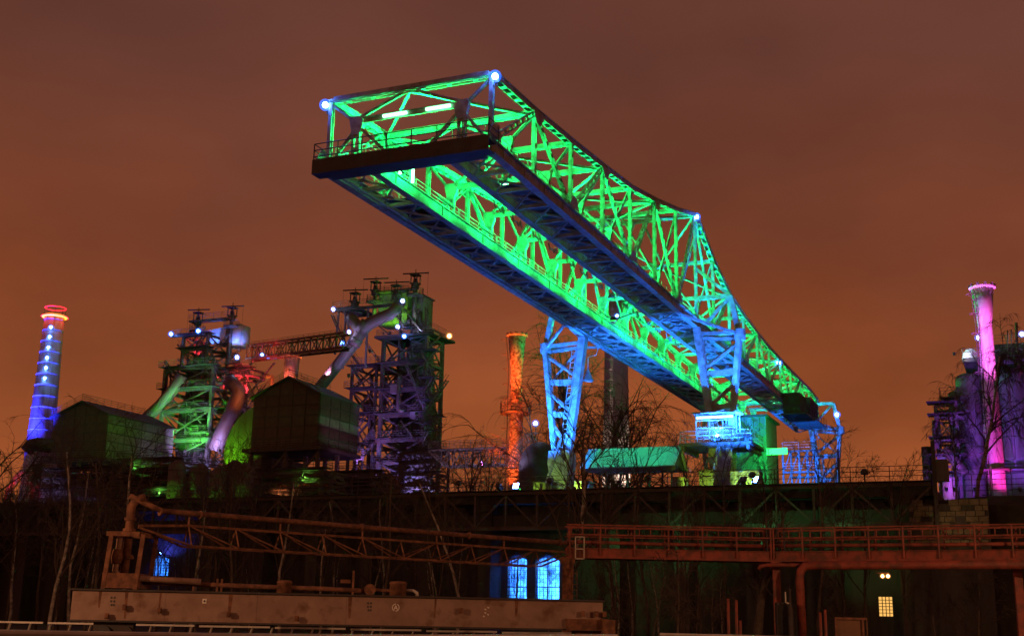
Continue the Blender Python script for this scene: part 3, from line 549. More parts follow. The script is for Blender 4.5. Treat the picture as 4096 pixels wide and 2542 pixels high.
flood(yard, (q.x - 1, 97, DECK + 1), (q.x - 2, 110, DECK + 8), E_BLUE, BLUE, 3000, 100)

# ------------------------------------------------------------------ blast furnaces and plant
def steel_tower(th, a0, a1, b0, b1, zs, m=TOWER, cw=.5, plats=True, rails=True, cross=True):
    cs = [(a0, b0), (a1, b0), (a1, b1), (a0, b1)]
    for a, b in cs:
        mb = MB(); mb.beam((a, b, zs[0]), (a, b, zs[-1]), cw, cw, (1, 0, 0)); mb.beam((a, b, zs[0]), (a, b, zs[-1]), cw * 1.25, .05, (1, 0, 0)); mb.build('column', m, th)
    for j, z in enumerate(zs):
        for i in range(4):
            (p0, p1), (q0, q1) = cs[i], cs[(i + 1) % 4]
            mb = MB(); mb.beam((p0, p1, z), (q0, q1, z), cw * .9, cw * .6, UP); mb.build('beam', m, th)
            if j and (i < 2 or i == 3):
                z0 = zs[j - 1]; mb = MB(); mb.beam((p0, p1, z0), (q0, q1, z), cw * .45, cw * .35); mb.build('brace', m, th)
                if cross: mb = MB(); mb.beam((p0 + .02, p1 + .05, z), (q0 + .02, q1 + .05, z0), cw * .45, cw * .35); mb.build('brace', m, th)
        if plats and j:
            mb = MB(); mb.box((a0 - .9, b0 - 1.2, z + .3), (a1 + .9, b0 + 1.2, z + .4)); mb.build('platform', DARKST, th)
            if rails: railing([(a0 - .9, b0 + 1.1, z + .4), (a0 - .9, b0 - 1.15, z + .4), (a1 + .9, b0 - 1.15, z + .4), (a1 + .9, b0 + 1.1, z + .4)], th, m, r=.045)
def stairs(th, p, q, m=TOWER, w=.9):
    p = V(p); q = V(q); mb = MB(); d = (q - p); n = max(4, int(d.length / .45)); sv = V((0, 1, 0)) if abs(d.x) > abs(d.y) else V((1, 0, 0))
    for s_ in (-1, 1): mb.beam(p + sv * (s_ * w / 2), q + sv * (s_ * w / 2), .22, .06, UP); mb.beam(p + sv * (s_ * w / 2) + UP, q + sv * (s_ * w / 2) + UP, .06, .06)
    for i in range(n): c = p.lerp(q, (i + .5) / n); mb.beam(c - sv * w / 2, c + sv * w / 2, .06, .26, UP)
    mb.build('stair_flight', m, th)
def bleeder(th, x, y0, y1, fr, b=2., r=.42, arm=1):
    p = fr.px(x, y1, b); q = fr.px(x, y0, b); L = q.z - p.z
    zh = max(.6, L - 3.4); mb = MB(); mb.tube(p, p + UP * zh, r, r * .9, 10); mb.build('bleeder_pipe', TOWER, th, True)
    mb = MB(); mb.lathe(p + UP * (zh - 1.6), [(0, 0), (1.5, .25), (1.55, .45), (0, .45)], 14); mb.build('bleeder_platform', DARKST, th)
    c = p + UP * (zh - 1.15); railing([c + V((1.5 * math.cos(t), 1.5 * math.sin(t), 0)) for t in [i * math.pi / 4 for i in range(9)]], th, TOWER, r=.045)
    h = MB(); z0 = zh
    h.tube(p + UP * z0, p + UP * (z0 + .8), r * 1.7, r * 1.9, 8); h.box((p.x - .75, b - .75, p.z + z0 + .8), (p.x + .75, b + .75, p.z + z0 + 1.0))
    for dx in (-.6, .6):
        for dy in (-.6, .6): h.beam((p.x + dx, b + dy, p.z + z0 + 1.0), (p.x + dx, b + dy, p.z + z0 + 2.4), .14, .14)
    h.tube(p + UP * (z0 + 1.0), p + UP * (z0 + 1.9), .5, .35, 8); h.box((p.x - .8, b - .8, p.z + z0 + 2.4), (p.x + .8, b + .8, p.z + z0 + 2.6))
    h.beam((p.x, b, p.z + z0 + 2.6), (p.x, b, p.z + z0 + 3.6), .1, .1); h.beam((p.x - 2.6 * arm, b, p.z + z0 + 3.0 + (.3 if arm > 0 else -.3)), (p.x + 2.6 * arm, b, p.z + z0 + 3.0), .22, .14)
    h.tube((p.x - 2.5 * arm, b, p.z + z0 + 3), (p.x - 2.5 * arm, b, p.z + z0 - 6), .025, n=4)
    h.build('bleeder_valve', DARKST, th)

F2 = frame_at(1600, 1990, 205); f2 = F2.thing('blast_furnace', 'tall dark blast furnace tower with forked violet gas pipe and green top house', 'furnace')
def zl(fr, x, ys, b=0): return [fr.px(x, y, b).z for y in ys]
z2 = [4.] + zl(F2, 1620, [1940, 1850, 1760, 1660, 1560, 1455, 1350])
aL, aR = F2.px(1530, 1500).x, F2.px(1702, 1500).x
steel_tower(f2, aL, aR, 0, 6, z2, cw=.6)
am_ = (aL + aR) / 2
mb = MB(); mb.lathe((am_ - .3, 6.2, 0), [(3.1, 2), (3.1, z2[2]), (3.6, z2[3]), (3.4, z2[4]), (2.6, z2[6]), (2.3, z2[7]), (1.6, z2[7] + 4), (0, z2[7] + 4)], 24); mb.build('furnace_shell', DARKST, f2, True)
for z in z2[2:7]: mb = MB(); mb.lathe((am_ - .3, 6.2, z + .8), [(3.7, 0), (3.9, 0), (3.9, .25), (3.7, .25)], 24, True); mb.build('shell_ring', TOWER, f2)
a2 = F2.px(1380, 1600).x; a3 = F2.px(1478, 1600).x
steel_tower(f2, a2, a3, 2, 9, [4.] + zl(F2, 1430, [1900, 1780, 1660, 1560, 1470], 2), cw=.45)
# right hand landings and zigzag stairs
ys = [1960, 1830, 1690, 1600, 1510, 1400]; xr = aR + 1.0
for j, y in enumerate(ys):
    z = F2.px(1750, y, -1).z; mb = MB(); mb.box((aR - .5, -2.4, z), (aR + 2.8, .6, z + .12)); mb.build('stair_landing', DARKST, f2)
    railing([(aR - .4, -2.3, z + .12), (aR + 2.7, -2.3, z + .12), (aR + 2.7, .5, z + .12)], f2, TOWER, r=.045)
    mb = MB(); mb.beam((aR, -1, z - 2.2), (aR + 2.6, -1, z), .2, .2); mb.build('landing_bracket', TOWER, f2)
    if j: zp = F2.px(1750, ys[j - 1], -1).z; s_ = 1 if j % 2 else -1; stairs(f2, (aR + 1.2 + s_ * 1.3, -1.4, zp + .1), (aR + 1.2 - s_ * 1.3, -1.4, z + .1))
for (xa_, ya_), (xb_, yb_) in (((1705, 1230), (1712, 1330)), ((1665, 1230), (1680, 1300)), ((1625, 1460), (1680, 1590)), ((1330, 1260), (1365, 1345)), ((1720, 1620), (1790, 1520))):
    pa = F2.px(xa_, ya_, -1.8); pb = F2.px(xb_, yb_, -1.8); stairs(f2, pa, pb)
# arm with the sodium lamp on the right
p = F2.px(1690, 1290, 1); q = F2.px(1785, 1345, 1)
mb = MB(); mb.beam(F2.px(1690, 1300, 1), q, .5, .3, UP); mb.beam(F2.px(1700, 1400, 1), F2.px(1760, 1345, 1), .3, .3); mb.build('gantry_arm', TOWER, f2); railing([F2.px(1692, 1296, 1), q], f2, TOWER, r=.045)
lamp(f2, F2.px(1797, 1343, .5), E_SOD, SOD, 500, .3)
mb = MB(); mb.box((aL - 1.2, -1.4, z2[7]), (aR + 2, 7, z2[7] + .4)); mb.build('top_deck', DARKST, f2)
# top platform
pl = F2.px(1335, 1243, 0); pr = F2.px(1622, 1213, 0); zt_ = (pl.z + pr.z) / 2
mb = MB(); mb.beam((pl.x, 0, zt_), (pr.x, 0, zt_), .5, .4, UP); mb.beam((pl.x + 2, 5, zt_ + .01), (pr.x, 5, zt_ + .01), .5, .4, UP); mb.box((pl.x, -.6, zt_ + .26), (pl.x + 5, 5.5, zt_ + .36)); mb.build('top_gantry', DARKST, f2)
railing([(pl.x, -.5, zt_ + .36), (pl.x + 5, -.5, zt_ + .36), (pr.x, -.5, zt_ + .36)], f2, TOWER, r=.045)
for x in (1380, 1470, 1600):
    t_ = F2.px(x, 1300, .3); mb = MB(); mb.beam((t_.x, .3, z2[6]), (t_.x, .3, zt_ - .25), .3, .3); mb.build('gantry_post', TOWER, f2)
mb = MB(); mb.beam((F2.px(1345, 1300).x, .1, z2[7] - 2), (pl.x + 1, .1, zt_), .3, .3); mb.beam((F2.px(1420, 1300).x, .1, z2[7] - 1), (pl.x + 2, .1, zt_), .3, .3); mb.build('gantry_strut', TOWER, f2)
# gas uptakes and the forked downcomer
PIPE = mat('gas_pipe_plate', (.1, .08, .085), (.06, .046, .046), rough=.6, scale=.3, rust=(.12, .06, .04), rust_amt=.5)
dp = [(1592, 1215), (1583, 1238), (1560, 1256), (1520, 1273), (1477, 1295), (1450, 1318), (1432, 1345), (1414, 1377), (1351, 1458), (1270, 1560), (1180, 1680)]
mb = MB(); mb.path([F2.px(x, y, -2.5) for x, y in dp], [.9, 1.0, 1.05, 1.05, 1.1, 1.15, 1.1, 1.0, 1.0, 1.0, 1.0], 18); dc = mb.build('downcomer_pipe', PIPE, f2, True)
for x, y, x2, y2 in ((1470, 1290, 1440, 1330), (1428, 1352, 1412, 1380)):
    mb = MB(); mb.tube(F2.px(x, y, -2.5), F2.px(x2, y2, -2.5), 1.22, 1.2, 18); mb.build('pipe_collar', PIPE, dc, True)
mb = MB(); mb.path([F2.px(x, y, -2.5) for x, y in ((1400, 1262), (1415, 1285), (1435, 1312), (1445, 1330))], [.8, 1.0, 1.05, 1.0], 16); mb.build('uptake_pipe', PIPE, f2, True)
for x0, x1, y0, y1, b, m, nm in ((1512, 1632, 1172, 1300, 5, SHEET, 'top_house'), (1655, 1692, 1182, 1300, 7, SHEET, 'hopper_house')):
    p = F2.px(x0, y1, b); q = F2.px(x1, y0, b); mb = MB(); mb.box((p.x, b, p.z), (q.x, b + 4, q.z)); ho = mb.build(nm, m, f2)
    for i in range(5): x = p.x + (q.x - p.x) * i / 4; mb = MB(); mb.box((x - .08, b - .08, p.z), (x + .08, b - .002, q.z)); mb.build('wall_rib', TOWER, ho)
    mb = MB(); mb.box((p.x - .3, b - .4, q.z + .003), (q.x + .3, b + 4.3, q.z + .2)); mb.build('house_roof', DARKST, ho); railing([(p.x - .2, b - .3, q.z + .2), (q.x + .2, b - .3, q.z + .2)], ho, TOWER, r=.045)
bleeder(f2, 1495, 1110, 1300, F2, 4); bleeder(f2, 1655, 1082, 1300, F2, 4, arm=-1); bleeder(f2, 1418, 1155, 1240, F2, 2); bleeder(f2, 1583, 1135, 1210, F2, 2)
mb = MB(); p = F2.px(1500, 1172, 4); q = F2.px(1650, 1160, 4); mb.beam(p, (q.x, 4, p.z), .9, .3, (0, 1, 0)); mb.build('bleeder_bridge', TOWER, f2); railing([p, (q.x, 4, p.z)], f2, TOWER, r=.045)
for x, y, em, c, pw in ((1333, 1236, E_WHITE, WHT, 500), (1610, 1203, E_WHITE, WHT, 500), (1396, 1327, E_WHITE, VIO, 500), (1368, 1371, E_BLUE, BLUE, 300), (1591, 1306, E_WHITE, VIO, 900), (1617, 1344, E_BLUE, BLUE, 400)):
    lamp(f2, F2.px(x, y, -4.2 if (x, y) == (1396, 1327) else -2.2), em, c, pw, .26)
flood(f2, F2.px(1395, 1500, -8), F2.px(1400, 1420, -2.5), E_VIO, (.55, .3, 1), 2600, 55); flood(f2, F2.px(1480, 1400, -6), F2.px(1520, 1270, -2.5), E_VIO, (.62, .3, .9), 900, 70)
flood(f2, F2.px(1560, 1330, 1.5), F2.px(1570, 1220, 5), E_GSPOT, (.25, 1, .02), 5500, 80); flood(f2, F2.px(1680, 1330, 2), F2.px(1670, 1230, 7), E_VIO, WHT, 1500, 80)
for x, y, tx, ty, c, pw in ((1640, 1985, 1650, 1850, (.4, .32, 1), 16000), (1760, 1985, 1710, 1900, (.5, .46, 1), 26000), (1500, 1985, 1560, 1800, (.35, .2, .9), 9000), (1460, 1880, 1440, 1600, (.45, .2, .9), 6000), (1600, 1700, 1640, 1500, (.3, .15, .9), 3500)):
    p = F2.px(x, y, -7); flood(f2, p, F2.px(tx, ty, 0), E_VIO, c, pw, 75)
# low works in front of the furnace: platforms, ducts and white lit stair frame
zz = [4.] + zl(F2, 1700, [1990, 1940, 1895, 1850, 1805], -8)
steel_tower(f2, F2.px(1600, 1900, -8).x, F2.px(1748, 1900, -8).x, -8, -4, zz, cw=.35)

def clutter(th, fr, x0, x1, y0, y1, b0, b1, n, seed):
    rr = random.Random(seed)
    for i in range(n):
        x = rr.uniform(x0, x1); y = rr.uniform(y0, y1); b = rr.uniform(b0, b1); p = fr.px(x, y, b); k = rr.random()
        if k < .34:
            L = rr.uniform(2, 7); r_ = rr.uniform(.1, .34); mb = MB(); mb.path([p, p - UP * L, p - UP * (L + .5) + V((.3, 0, 0)), p - UP * (L + .6) + V((rr.uniform(.8, 3), 0, 0))], r_, 8); mb.build('pipe', PIPE if i % 2 else TOWER, th, True)
        elif k < .62:
            L = rr.uniform(2.5, 6); q = p + V((L * rr.choice((-1, 1)), 0, L * rr.uniform(.4, 1.3))); mb = MB(); mb.laced(p, q, .34, .08, .18, (0, 1, 0) if rr.random() < .5 else (1, 0, 0), 1.0); mb.build('lattice_brace', TOWER, th)
        elif k < .8:
            L = rr.uniform(1.5, 3.5); mb = MB(); mb.box((p.x, b - .8, p.z), (p.x + L, b + .8, p.z + .12)); mb.build('catwalk', DARKST, th); railing([(p.x, b - .75, p.z + .12), (p.x + L, b - .75, p.z + .12)], th, TOWER, r=.045)
        elif k < .9: stairs(th, p, p + V((rr.choice((-1, 1)) * 2.6, 0, 3.4)))
        else: s_ = rr.uniform(.5, 1.2); mb = MB(); mb.box((p.x - s_, b - s_, p.z - s_), (p.x + s_, b + s_, p.z + s_ * rr.uniform(.6, 1.6))); mb.build('equipment_box', SHEET, th)
clutter(f2, F2, 1535, 1730, 1400, 1990, -1.6, 5, 62, 5); clutter(f2, F2, 1380, 1530, 1480, 1900, 0, 6, 26, 6); clutter(f2, F2, 1560, 1700, 1290, 1360, -1, 4, 10, 9)
# ------------------------------------------------------------------ furnace one
F1 = frame_at(830, 1995, 225); f1 = F1.thing('blast_furnace', 'smaller blast furnace frame lit green and red with a blue lit hopper on top', 'furnace')
zs1 = [4.] + zl(F1, 800, [1860, 1760, 1640, 1555, 1468])
b0L, b0R = F1.px(652, 1600).x, F1.px(845, 1600).x
steel_tower(f1, b0L, b0R, 0, 10, zs1, cw=.6)
steel_tower(f1, F1.px(702, 1500).x, F1.px(800, 1500).x, 1.5, 8, [zs1[-1]] + zl(F1, 750, [1400, 1345], 1.5), cw=.5, rails=False)
steel_tower(f1, F1.px(850, 1600, 3).x, F1.px(985, 1600, 3).x, 3, 11, [4.] + zl(F1, 900, [1850, 1720, 1640, 1480], 3), cw=.45)
mb = MB(); mb.lathe((F1.px(790, 1600, 5).x, 5, 0), [(3, 2), (3, zs1[1]), (3.5, zs1[2]), (3.3, zs1[3]), (2.4, zs1[4]), (2.0, zs1[5]), (1.2, zs1[5] + 5), (0, zs1[5] + 5)], 22); mb.build('furnace_shell', DARKST, f1, True)
bleeder(f1, 780, 1235, 1420, F1, 4); bleeder(f1, 914, 1215, 1450, F1, 4, arm=-1)
p = F1.px(765, 1288, 4); q = F1.px(930, 1270, 4); mb = MB(); mb.beam(p, (q.x, 4, p.z), 1.6, .35, (0, 1, 0)); mb.build('bleeder_bridge', TOWER, f1); railing([p + V((0, -.8, .2)), (q.x, 3.2, p.z + .2)], f1, TOWER, r=.045)
# hopper: flat box and rounded vessel, lit blue
HOP = mat('hopper_plate', (.4, .4, .42), (.3, .3, .31), rough=.6, scale=.4, streak=True)
p = F1.px(808, 1375, 5); q = F1.px(905, 1305, 5); mb = MB(); mb.add([(p.x, 5, q.z - .6), (q.x, 5, q.z), (q.x, 9, q.z), (p.x, 9, q.z - .6), (p.x + 2.2, 5, p.z), (q.x, 5, p.z), (q.x, 9, p.z), (p.x + 2.2, 9, p.z)], [(0, 1, 2, 3), (7, 6, 5, 4), (0, 4, 5, 1), (1, 5, 6, 2), (2, 6, 7, 3), (3, 7, 4, 0)]); mb.build('hopper_chute', HOP, f1)
c = F1.px(955, 1390, 6); q = F1.px(955, 1300, 6); mb = MB(); rr = (F1.px(990, 1350, 6).x - F1.px(922, 1350, 6).x) / 2; mb.lathe((c.x, 6, c.z), [(rr * .9, 0), (rr, .5), (rr, q.z - c.z - .5), (0, q.z - c.z + .3)], 28); mb.build('hopper_vessel', HOP, f1, True)
for x, y, tx, ty, pw in ((930, 1388, 936, 1310, 1100), (962, 1396, 962, 1315, 1100), (830, 1400, 855, 1340, 2600)):
    flood(f1, F1.px(x, y, 2.6), F1.px(tx, ty, 5), E_WHITE, (.08, .2, 1), pw * 1.6, 60, .25)
mb = MB(); p = F1.px(690, 1345, 1); q = F1.px(820, 1335, 1); mb.beam(p, (q.x, 1, p.z), .5, .35, UP); mb.build('top_gantry', TOWER, f1); railing([p + V((0, 0, .2)), (q.x, 1, p.z + .2)], f1, TOWER, r=.045)
for x, y, em, c, pw in ((684, 1335, E_BLUE, BLUE, 500), (793, 1323, E_BLUE, BLUE, 500), (948, 1428, E_WHITE, WHT, 500), (1048, 1418, E_BLUE, BLUE, 300), (1072, 1425, E_BLUE, BLUE, 150)):
    lamp(f1, F1.px(x, y, .2 if x < 1000 else -2), em, c, pw, .3 if x < 1000 else .22)
# downcomer elbow, inclined skip hoist
mb = MB(); mb.path([F1.px(x, y, -3) for x, y in ((915, 1520), (940, 1545), (955, 1565), (950, 1590), (925, 1650), (890, 1720), (860, 1800))], 1.3, 16); mb.build('downcomer_pipe', PIPE, f1, True)
mb = MB(); mb.path([F1.px(x, y, -1) for x, y in ((730, 1500), (690, 1560), (640, 1620), (575, 1680))], 1.1, 12); mb.build('dust_pipe', PIPE, f1, True)
for (xa_, ya_), (xb_, yb_) in (((965, 1480), (1012, 1580)), ((1010, 1580), (950, 1640))): stairs(f1, F1.px(xa_, ya_, -1), F1.px(xb_, yb_, -1))
for i, (x, y, r_) in enumerate(((900, 1512, 4.6), (985, 1516, 3.6))):
    c = F1.px(x, y, 5); mb = MB(); mb.lathe(c, [(r_ - .9, 0), (r_, 0), (r_, .3), (r_ - .9, .3)], 24, True); mb.build('ring_platform', TOWER, f1); railing([c + V((r_ * math.cos(t), r_ * math.sin(t), .3)) for t in [j * math.pi / 6 for j in range(13)]], f1, TOWER, r=.045)
for x, y, b, tx, ty, tb, em, c, pw in ((640, 1790, -7, 690, 1560, 0, E_GSPOT, (.06, 1, .05), 52000), (740, 1800, -6, 770, 1620, 2, E_GSPOT, (.08, 1, .04), 26000), (810, 1900, -8, 820, 1740, 0, E_VIO, (.5, .38, 1), 20000), (880, 1800, -8, 870, 1680, 2, E_VIO, (.6, .3, .9), 3500),
                                       (830, 1530, 2.5, 900, 1510, 5, E_RED, RED, 7000), (960, 1560, 0, 1000, 1500, 5, E_RED, RED, 12000), (800, 1420, 3, 790, 1360, 5, E_RED, RED, 3600), (1010, 1600, -6, 960, 1560, -3, E_SOD, ORA, 1800), (1010, 1560, -3, 1060, 1450, 0, E_RED, RED, 1500)):
    flood(f1, F1.px(x, y, b), F1.px(tx, ty, tb), em, c, pw, 85, .3)
clutter(f1, F1, 655, 850, 1470, 1900, -1.5, 8, 48, 11); clutter(f1, F1, 850, 1000, 1440, 1800, 0, 9, 40, 12); clutter(f1, F1, 700, 900, 1380, 1470, 1, 7, 16, 13)
# conveyor bridge between the furnaces
cv = F1.thing('conveyor_bridge', 'long rusty lattice conveyor bridge linking the two blast furnaces', 'bridge')
pA, pB = F1.px(995, 1440, 2), F1.px(1385, 1395, -14); dz = 2.6
for s_ in (-.9, .9):
    off = V((0, s_, 0))
    for zo, nm in ((0, 'bottom_chord'), (dz, 'top_chord')): mb = MB(); mb.beam(pA + off + UP * zo, pB + off + UP * zo, .35, .3, UP); mb.build(nm, RUST, cv)
    for i in range(16):
        a_, b_ = pA.lerp(pB, i / 16) + off, pA.lerp(pB, (i + 1) / 16) + off
        mb = MB(); mb.beam(a_, a_ + UP * dz, .16, .16); mb.build('post', RUST, cv)
        mb = MB(); mb.beam(a_ + UP * (dz if i % 2 else 0), b_ + UP * (0 if i % 2 else dz), .15, .15); mb.build('diagonal', RUST, cv)
mb = MB(); mb.beam(pA + UP * .3, pB + UP * .3, 1.6, .1, (0, 1, 0)); mb.build('belt_floor', DARKST, cv); railing([pA + UP * dz, pB + UP * dz], cv, RUST, h=.9, r=.04)
for x, y, c, pw in ((1020, 1520, RED, 5000), (1130, 1520, (1, .25, .2), 4000), (1300, 1500, (.8, .35, .6), 2500)): flood(cv, F1.px(x, y, -8), F1.px(x + 30, 1420, -3), E_RED, c, pw, 80, .25)

# ------------------------------------------------------------------ panel clad cast houses on trestles
def cast_house(fr, lb, xl, xp, xr, yp, ye, yb, xs, depth, plats):
    th = fr.thing('cast_house', lb, 'building')
    L0 = fr.px(xl, ye, 0).x; R0 = fr.px(xr, ye, 0).x; zb_ = fr.px(xr, yb, 0).z; ze = fr.px(xr, ye, 0).z; zp = fr.px(xp, yp, 0).z; M0 = fr.px(xp, yp, 0).x
    nx_, nz_ = 5, 5; d_ = depth
    top = lambda x: ze + (zp - ze) * (1 - abs(x - M0) / ((M0 - L0) if x < M0 else (R0 - M0)))
    mb = MB(); mb.add([(L0, 0, zb_), (R0, 0, zb_), (R0, 0, ze), (M0, 0, zp), (L0, 0, ze), (L0, d_, zb_), (R0, d_, zb_), (R0, d_, ze), (M0, d_, zp), (L0, d_, ze)], [(0, 1, 2, 3, 4), (9, 8, 7, 6, 5), (1, 6, 7, 2), (0, 4, 9, 5), (0, 5, 6, 1)]); mb.build('wall', DARKST, th)
    for i in range(nx_):
        for j in range(nz_ + 1):
            x0 = L0 + (R0 - L0) * i / nx_ + .12; x1 = L0 + (R0 - L0) * (i + 1) / nx_ - .12; z0 = zb_ + (ze - zb_) * j / nz_ + .12; z1 = zb_ + (ze - zb_) * (j + 1) / nz_ - .12
            if j == nz_:
                ta, tb = top(x0) - .25, top(x1) - .25
                if min(ta, tb) < z0 + .2: continue
                mb = MB(); mb.plate([(x0, -.05, z0), (x1, -.05, z0), (x1, -.05, tb), (x0, -.05, ta)], .09, (0, 1, 0))
            else: mb = MB(); mb.box((x0, -.09, z0), (x1, -.004, z1))
            mb.build('wall_panel', BRICK, th)
    for i in range(4):
        for j in range(nz_):
            y0 = d_ * i / 4 + .12; y1 = d_ * (i + 1) / 4 - .12; z0 = zb_ + (ze - zb_) * j / nz_ + .12; z1 = zb_ + (ze - zb_) * (j + 1) / nz_ - .12
            mb = MB(); mb.box((R0 + .004, y0, z0), (R0 + .09, y1, z1)); mb.build('wall_panel', plats[(i * 3 + j * 5) % len(plats)], th)
    for xa_, za_, xb_, zb2 in ((L0 - .5, ze - .25, M0, zp + .05), (M0, zp + .05, R0 + .5, ze - .25)):
        mb = MB(); mb.add([(xa_, -.6, za_), (xb_, -.6, zb2), (xb_, d_ + .5, zb2), (xa_, d_ + .5, za_), (xa_, -.6, za_ + .25), (xb_, -.6, zb2 + .25), (xb_, d_ + .5, zb2 + .25), (xa_, d_ + .5, za_ + .25)], [(0, 3, 2, 1), (4, 5, 6, 7), (0, 1, 5, 4), (1, 2, 6, 5), (2, 3, 7, 6), (3, 0, 4, 7)]); mb.build('roof', DARKST, th)
    railing([(L0 - .3, -.4, ze), (M0, -.4, zp + .3)], th, TOWER, r=.045); railing([(M0, -.4, zp + .3), (M0, d_, zp + .3)], th, TOWER, r=.045); railing([(M0, -.4, zp + .3), (R0, -.4, ze + .1)], th, TOWER, r=.045)
    mb = MB(); mb.box((L0 - .8, -1.2, zb_ - .6), (R0 + 1.4, d_, zb_ - .003)); mb.build('floor_deck', DARKST, th)
    railing([(R0 + 1.3, d_, zb_), (R0 + 1.3, -1.1, zb_), (L0 - .7, -1.1, zb_)], th, TOWER, r=.045)
    for x in (L0, M0, R0):
        for y in (.3, d_ / 2, d_ - .3):
            mb = MB(); mb.beam((x, y, 0), (x, y, zb_ - .6), .55, .55); mb.build('trestle_column', TOWER, th)
    for xa_, xb_ in ((L0, M0), (M0, R0)):
        mb = MB(); mb.beam((xa_, .3, zb_ - 7), (xb_, .3, zb_ - .8), .3, .3); mb.build('trestle_brace', TOWER, th)
        mb = MB(); mb.beam((xa_, .35, zb_ - 7), (xb_, .35, zb_ - 7), .35, .35); mb.build('trestle_beam', TOWER, th)
    return th, L0, R0, zb_, ze
BR2 = mat('mauve_panel', (.16, .12, .13), (.10, .075, .085), rough=.9, scale=1.2); BR3 = mat('olive_panel', (.14, .15, .09), (.09, .1, .06), rough=.9, scale=1.2)
C2 = frame_at(1282, 1780, 190); c2, l2, r2, zb2_, ze2 = cast_house(C2, 'gabled brick panel cast house in front of the violet gas pipe', 1018, 1160, 1282, 1512, 1573, 1785, 0, 12.2, [BRICK, BR2, BRICK])
C1 = frame_at(435, 1835, 205); c1, l1, r1, zb1_, ze1 = cast_house(C1, 'gabled cast house with patchwork green and mauve side beside the blue chimney', 218, 335, 434, 1608, 1655, 1832, 0, 17.5, [BR3, BR2, SHEET])
flood(c1, C1.px(500, 1900, -10) + V((12, 0, 0)), (r1, 9, ze1 - 5), E_GSPOT, (.3, 1, .05), 9000, 60); flood(c1, (r1 + 10, 8, zb1_ - 2), (r1, 15, zb1_ + 4), E_VIO, (.6, .3, 1), 1200, 70)
flood(c2, (r2 + 10, 2, zb2_ - 6), (r2, 10, zb2_ + 4), E_VIO, (.6, .22, .5), 2500, 80)
flood(c2, (l2 - 6, -14, zb2_ - 4), (l2 + 5, 0, zb2_ + 5), E_RED, (1, .25, .12), 700, 80)
# vaulted green roof between the houses
vt = C2.thing('vaulted_hall', 'barrel vaulted hall roof glowing bright green beside the gabled cast house', 'building')
p = C2.px(955, 1770, 3); q = C2.px(1060, 1615, 3); ww = 7.5; mb = MB()
pts = [(q.x - ww * (1 - math.cos(t * math.pi / 2 / 8)) * 0 - ww * math.cos(t * math.pi / 16), 0, p.z - 2 + (q.z - p.z + 2) * math.sin(t * math.pi / 16)) for t in range(9)]
for i in range(8):
    a_, b_ = pts[i], pts[i + 1]
    for j in range(3):
        y0, y1 = 3 + j * 5, 3 + (j + 1) * 5 - .05; mb = MB(); mb.add([(a_[0], y0, a_[2]), (b_[0], y0, b_[2]), (b_[0], y1, b_[2]), (a_[0], y1, a_[2])], [(0, 1, 2, 3)]); mb.build('roof_sheet', SHEET, vt)
mb = MB(); mb.plate([(x, 3.05, z) for x, _, z in pts] + [(q.x, 3.05, p.z - 8), (q.x - ww, 3.05, p.z - 8)], .1, (0, 1, 0)); mb.build('end_wall', SHEET, vt)
mb = MB(); mb.box((q.x - ww, 3.2, 0), (q.x, 17, p.z - 2.05)); mb.build('base', DARKST, vt)
flood(vt, (q.x - 6.5, .9, p.z - 5), (q.x - 4.2, 3, p.z + 1.5), E_GSPOT, (.22, 1, .01), 5200, 100)
# silos and dark works below, green lit
for i, x in enumerate((700, 790, 868, 930, 975)):
    fr = frame_at(x, 1990, 168 + 2 * (i % 2)); th = fr.thing('steel_silo', 'upright green lit steel silo behind the bunker railing', 'silo', 'row of green lit silos')
    r_ = 1.35 if i % 2 else 1.2; zt_ = fr.px(x, 1840 + 12 * (i % 3), 0).z
    mb = MB(); mb.lathe((0, 0, 0), [(r_, 0), (r_, zt_ - .8), (r_ * .3, zt_), (0, zt_)], 20); mb.build('shell', SHEET, th, True)
    for k in range(4): mb = MB(); mb.lathe((0, 0, zt_ - 1.5 - k * 2.2), [(r_ + .01, 0), (r_ + .08, 0), (r_ + .08, .12), (r_ + .01, .12)], 20, True); mb.build('band', TOWER, th)
    railing([(r_ * 1.2 * math.cos(t), r_ * 1.2 * math.sin(t), zt_ - .5) for t in [j * math.pi / 4 for j in range(9)]], th, TOWER)
    flood(th, (.8 * (-1) ** i, -5, zt_ - 7), (0, 0, zt_ - 4), E_GSPOT, (.15, 1, .03), 900, 34, .2)
def works(fr, lb, x0, x1, y0, y1, b, dep, lv, m=DARKST):
    th = fr.thing('pipe_rack', lb, 'pipe rack'); p = fr.px(x0, y1, b); q = fr.px(x1, y0, b)
    zs = [2.] + [p.z + (q.z - p.z) * i / lv for i in range(lv + 1)]
    steel_tower(th, p.x, q.x, b, b + dep, zs, m=TOWER, cw=.35); rr = random.Random(x0)
    for i in range(lv * 3):
        z = p.z + (q.z - p.z) * rr.random(); mb = MB(); yy = b + dep * rr.random(); r_ = rr.uniform(.15, .5); mb.path([(p.x - .5, yy, z), (q.x - 1, yy, z), (q.x - .5, yy, z - .4), (q.x - .3, yy, z - 2.5)], r_, 8); mb.build('pipe', PIPE if i % 2 else RUST, th)
    mb = MB(); mb.box((p.x + .5, b + dep * .5, 0), (q.x - .5, b + dep, q.z - 1)); mb.build('plant_block', m, th)
    return th
w1 = works(frame_at(280, 1990, 185), 'dark tangled pipe rack below the left cast house', 170, 430, 1875, 2005, 0, 8, 3)
w2 = works(frame_at(1160, 1990, 172), 'dark pipe rack with orange and green glimmers below the brick cast house', 1040, 1290, 1880, 2000, 0, 8, 3)
w3 = works(frame_at(1440, 1990, 180), 'low pipe rack with blue glow between cast house and furnace', 1330, 1520, 1890, 2000, 0, 6, 3)
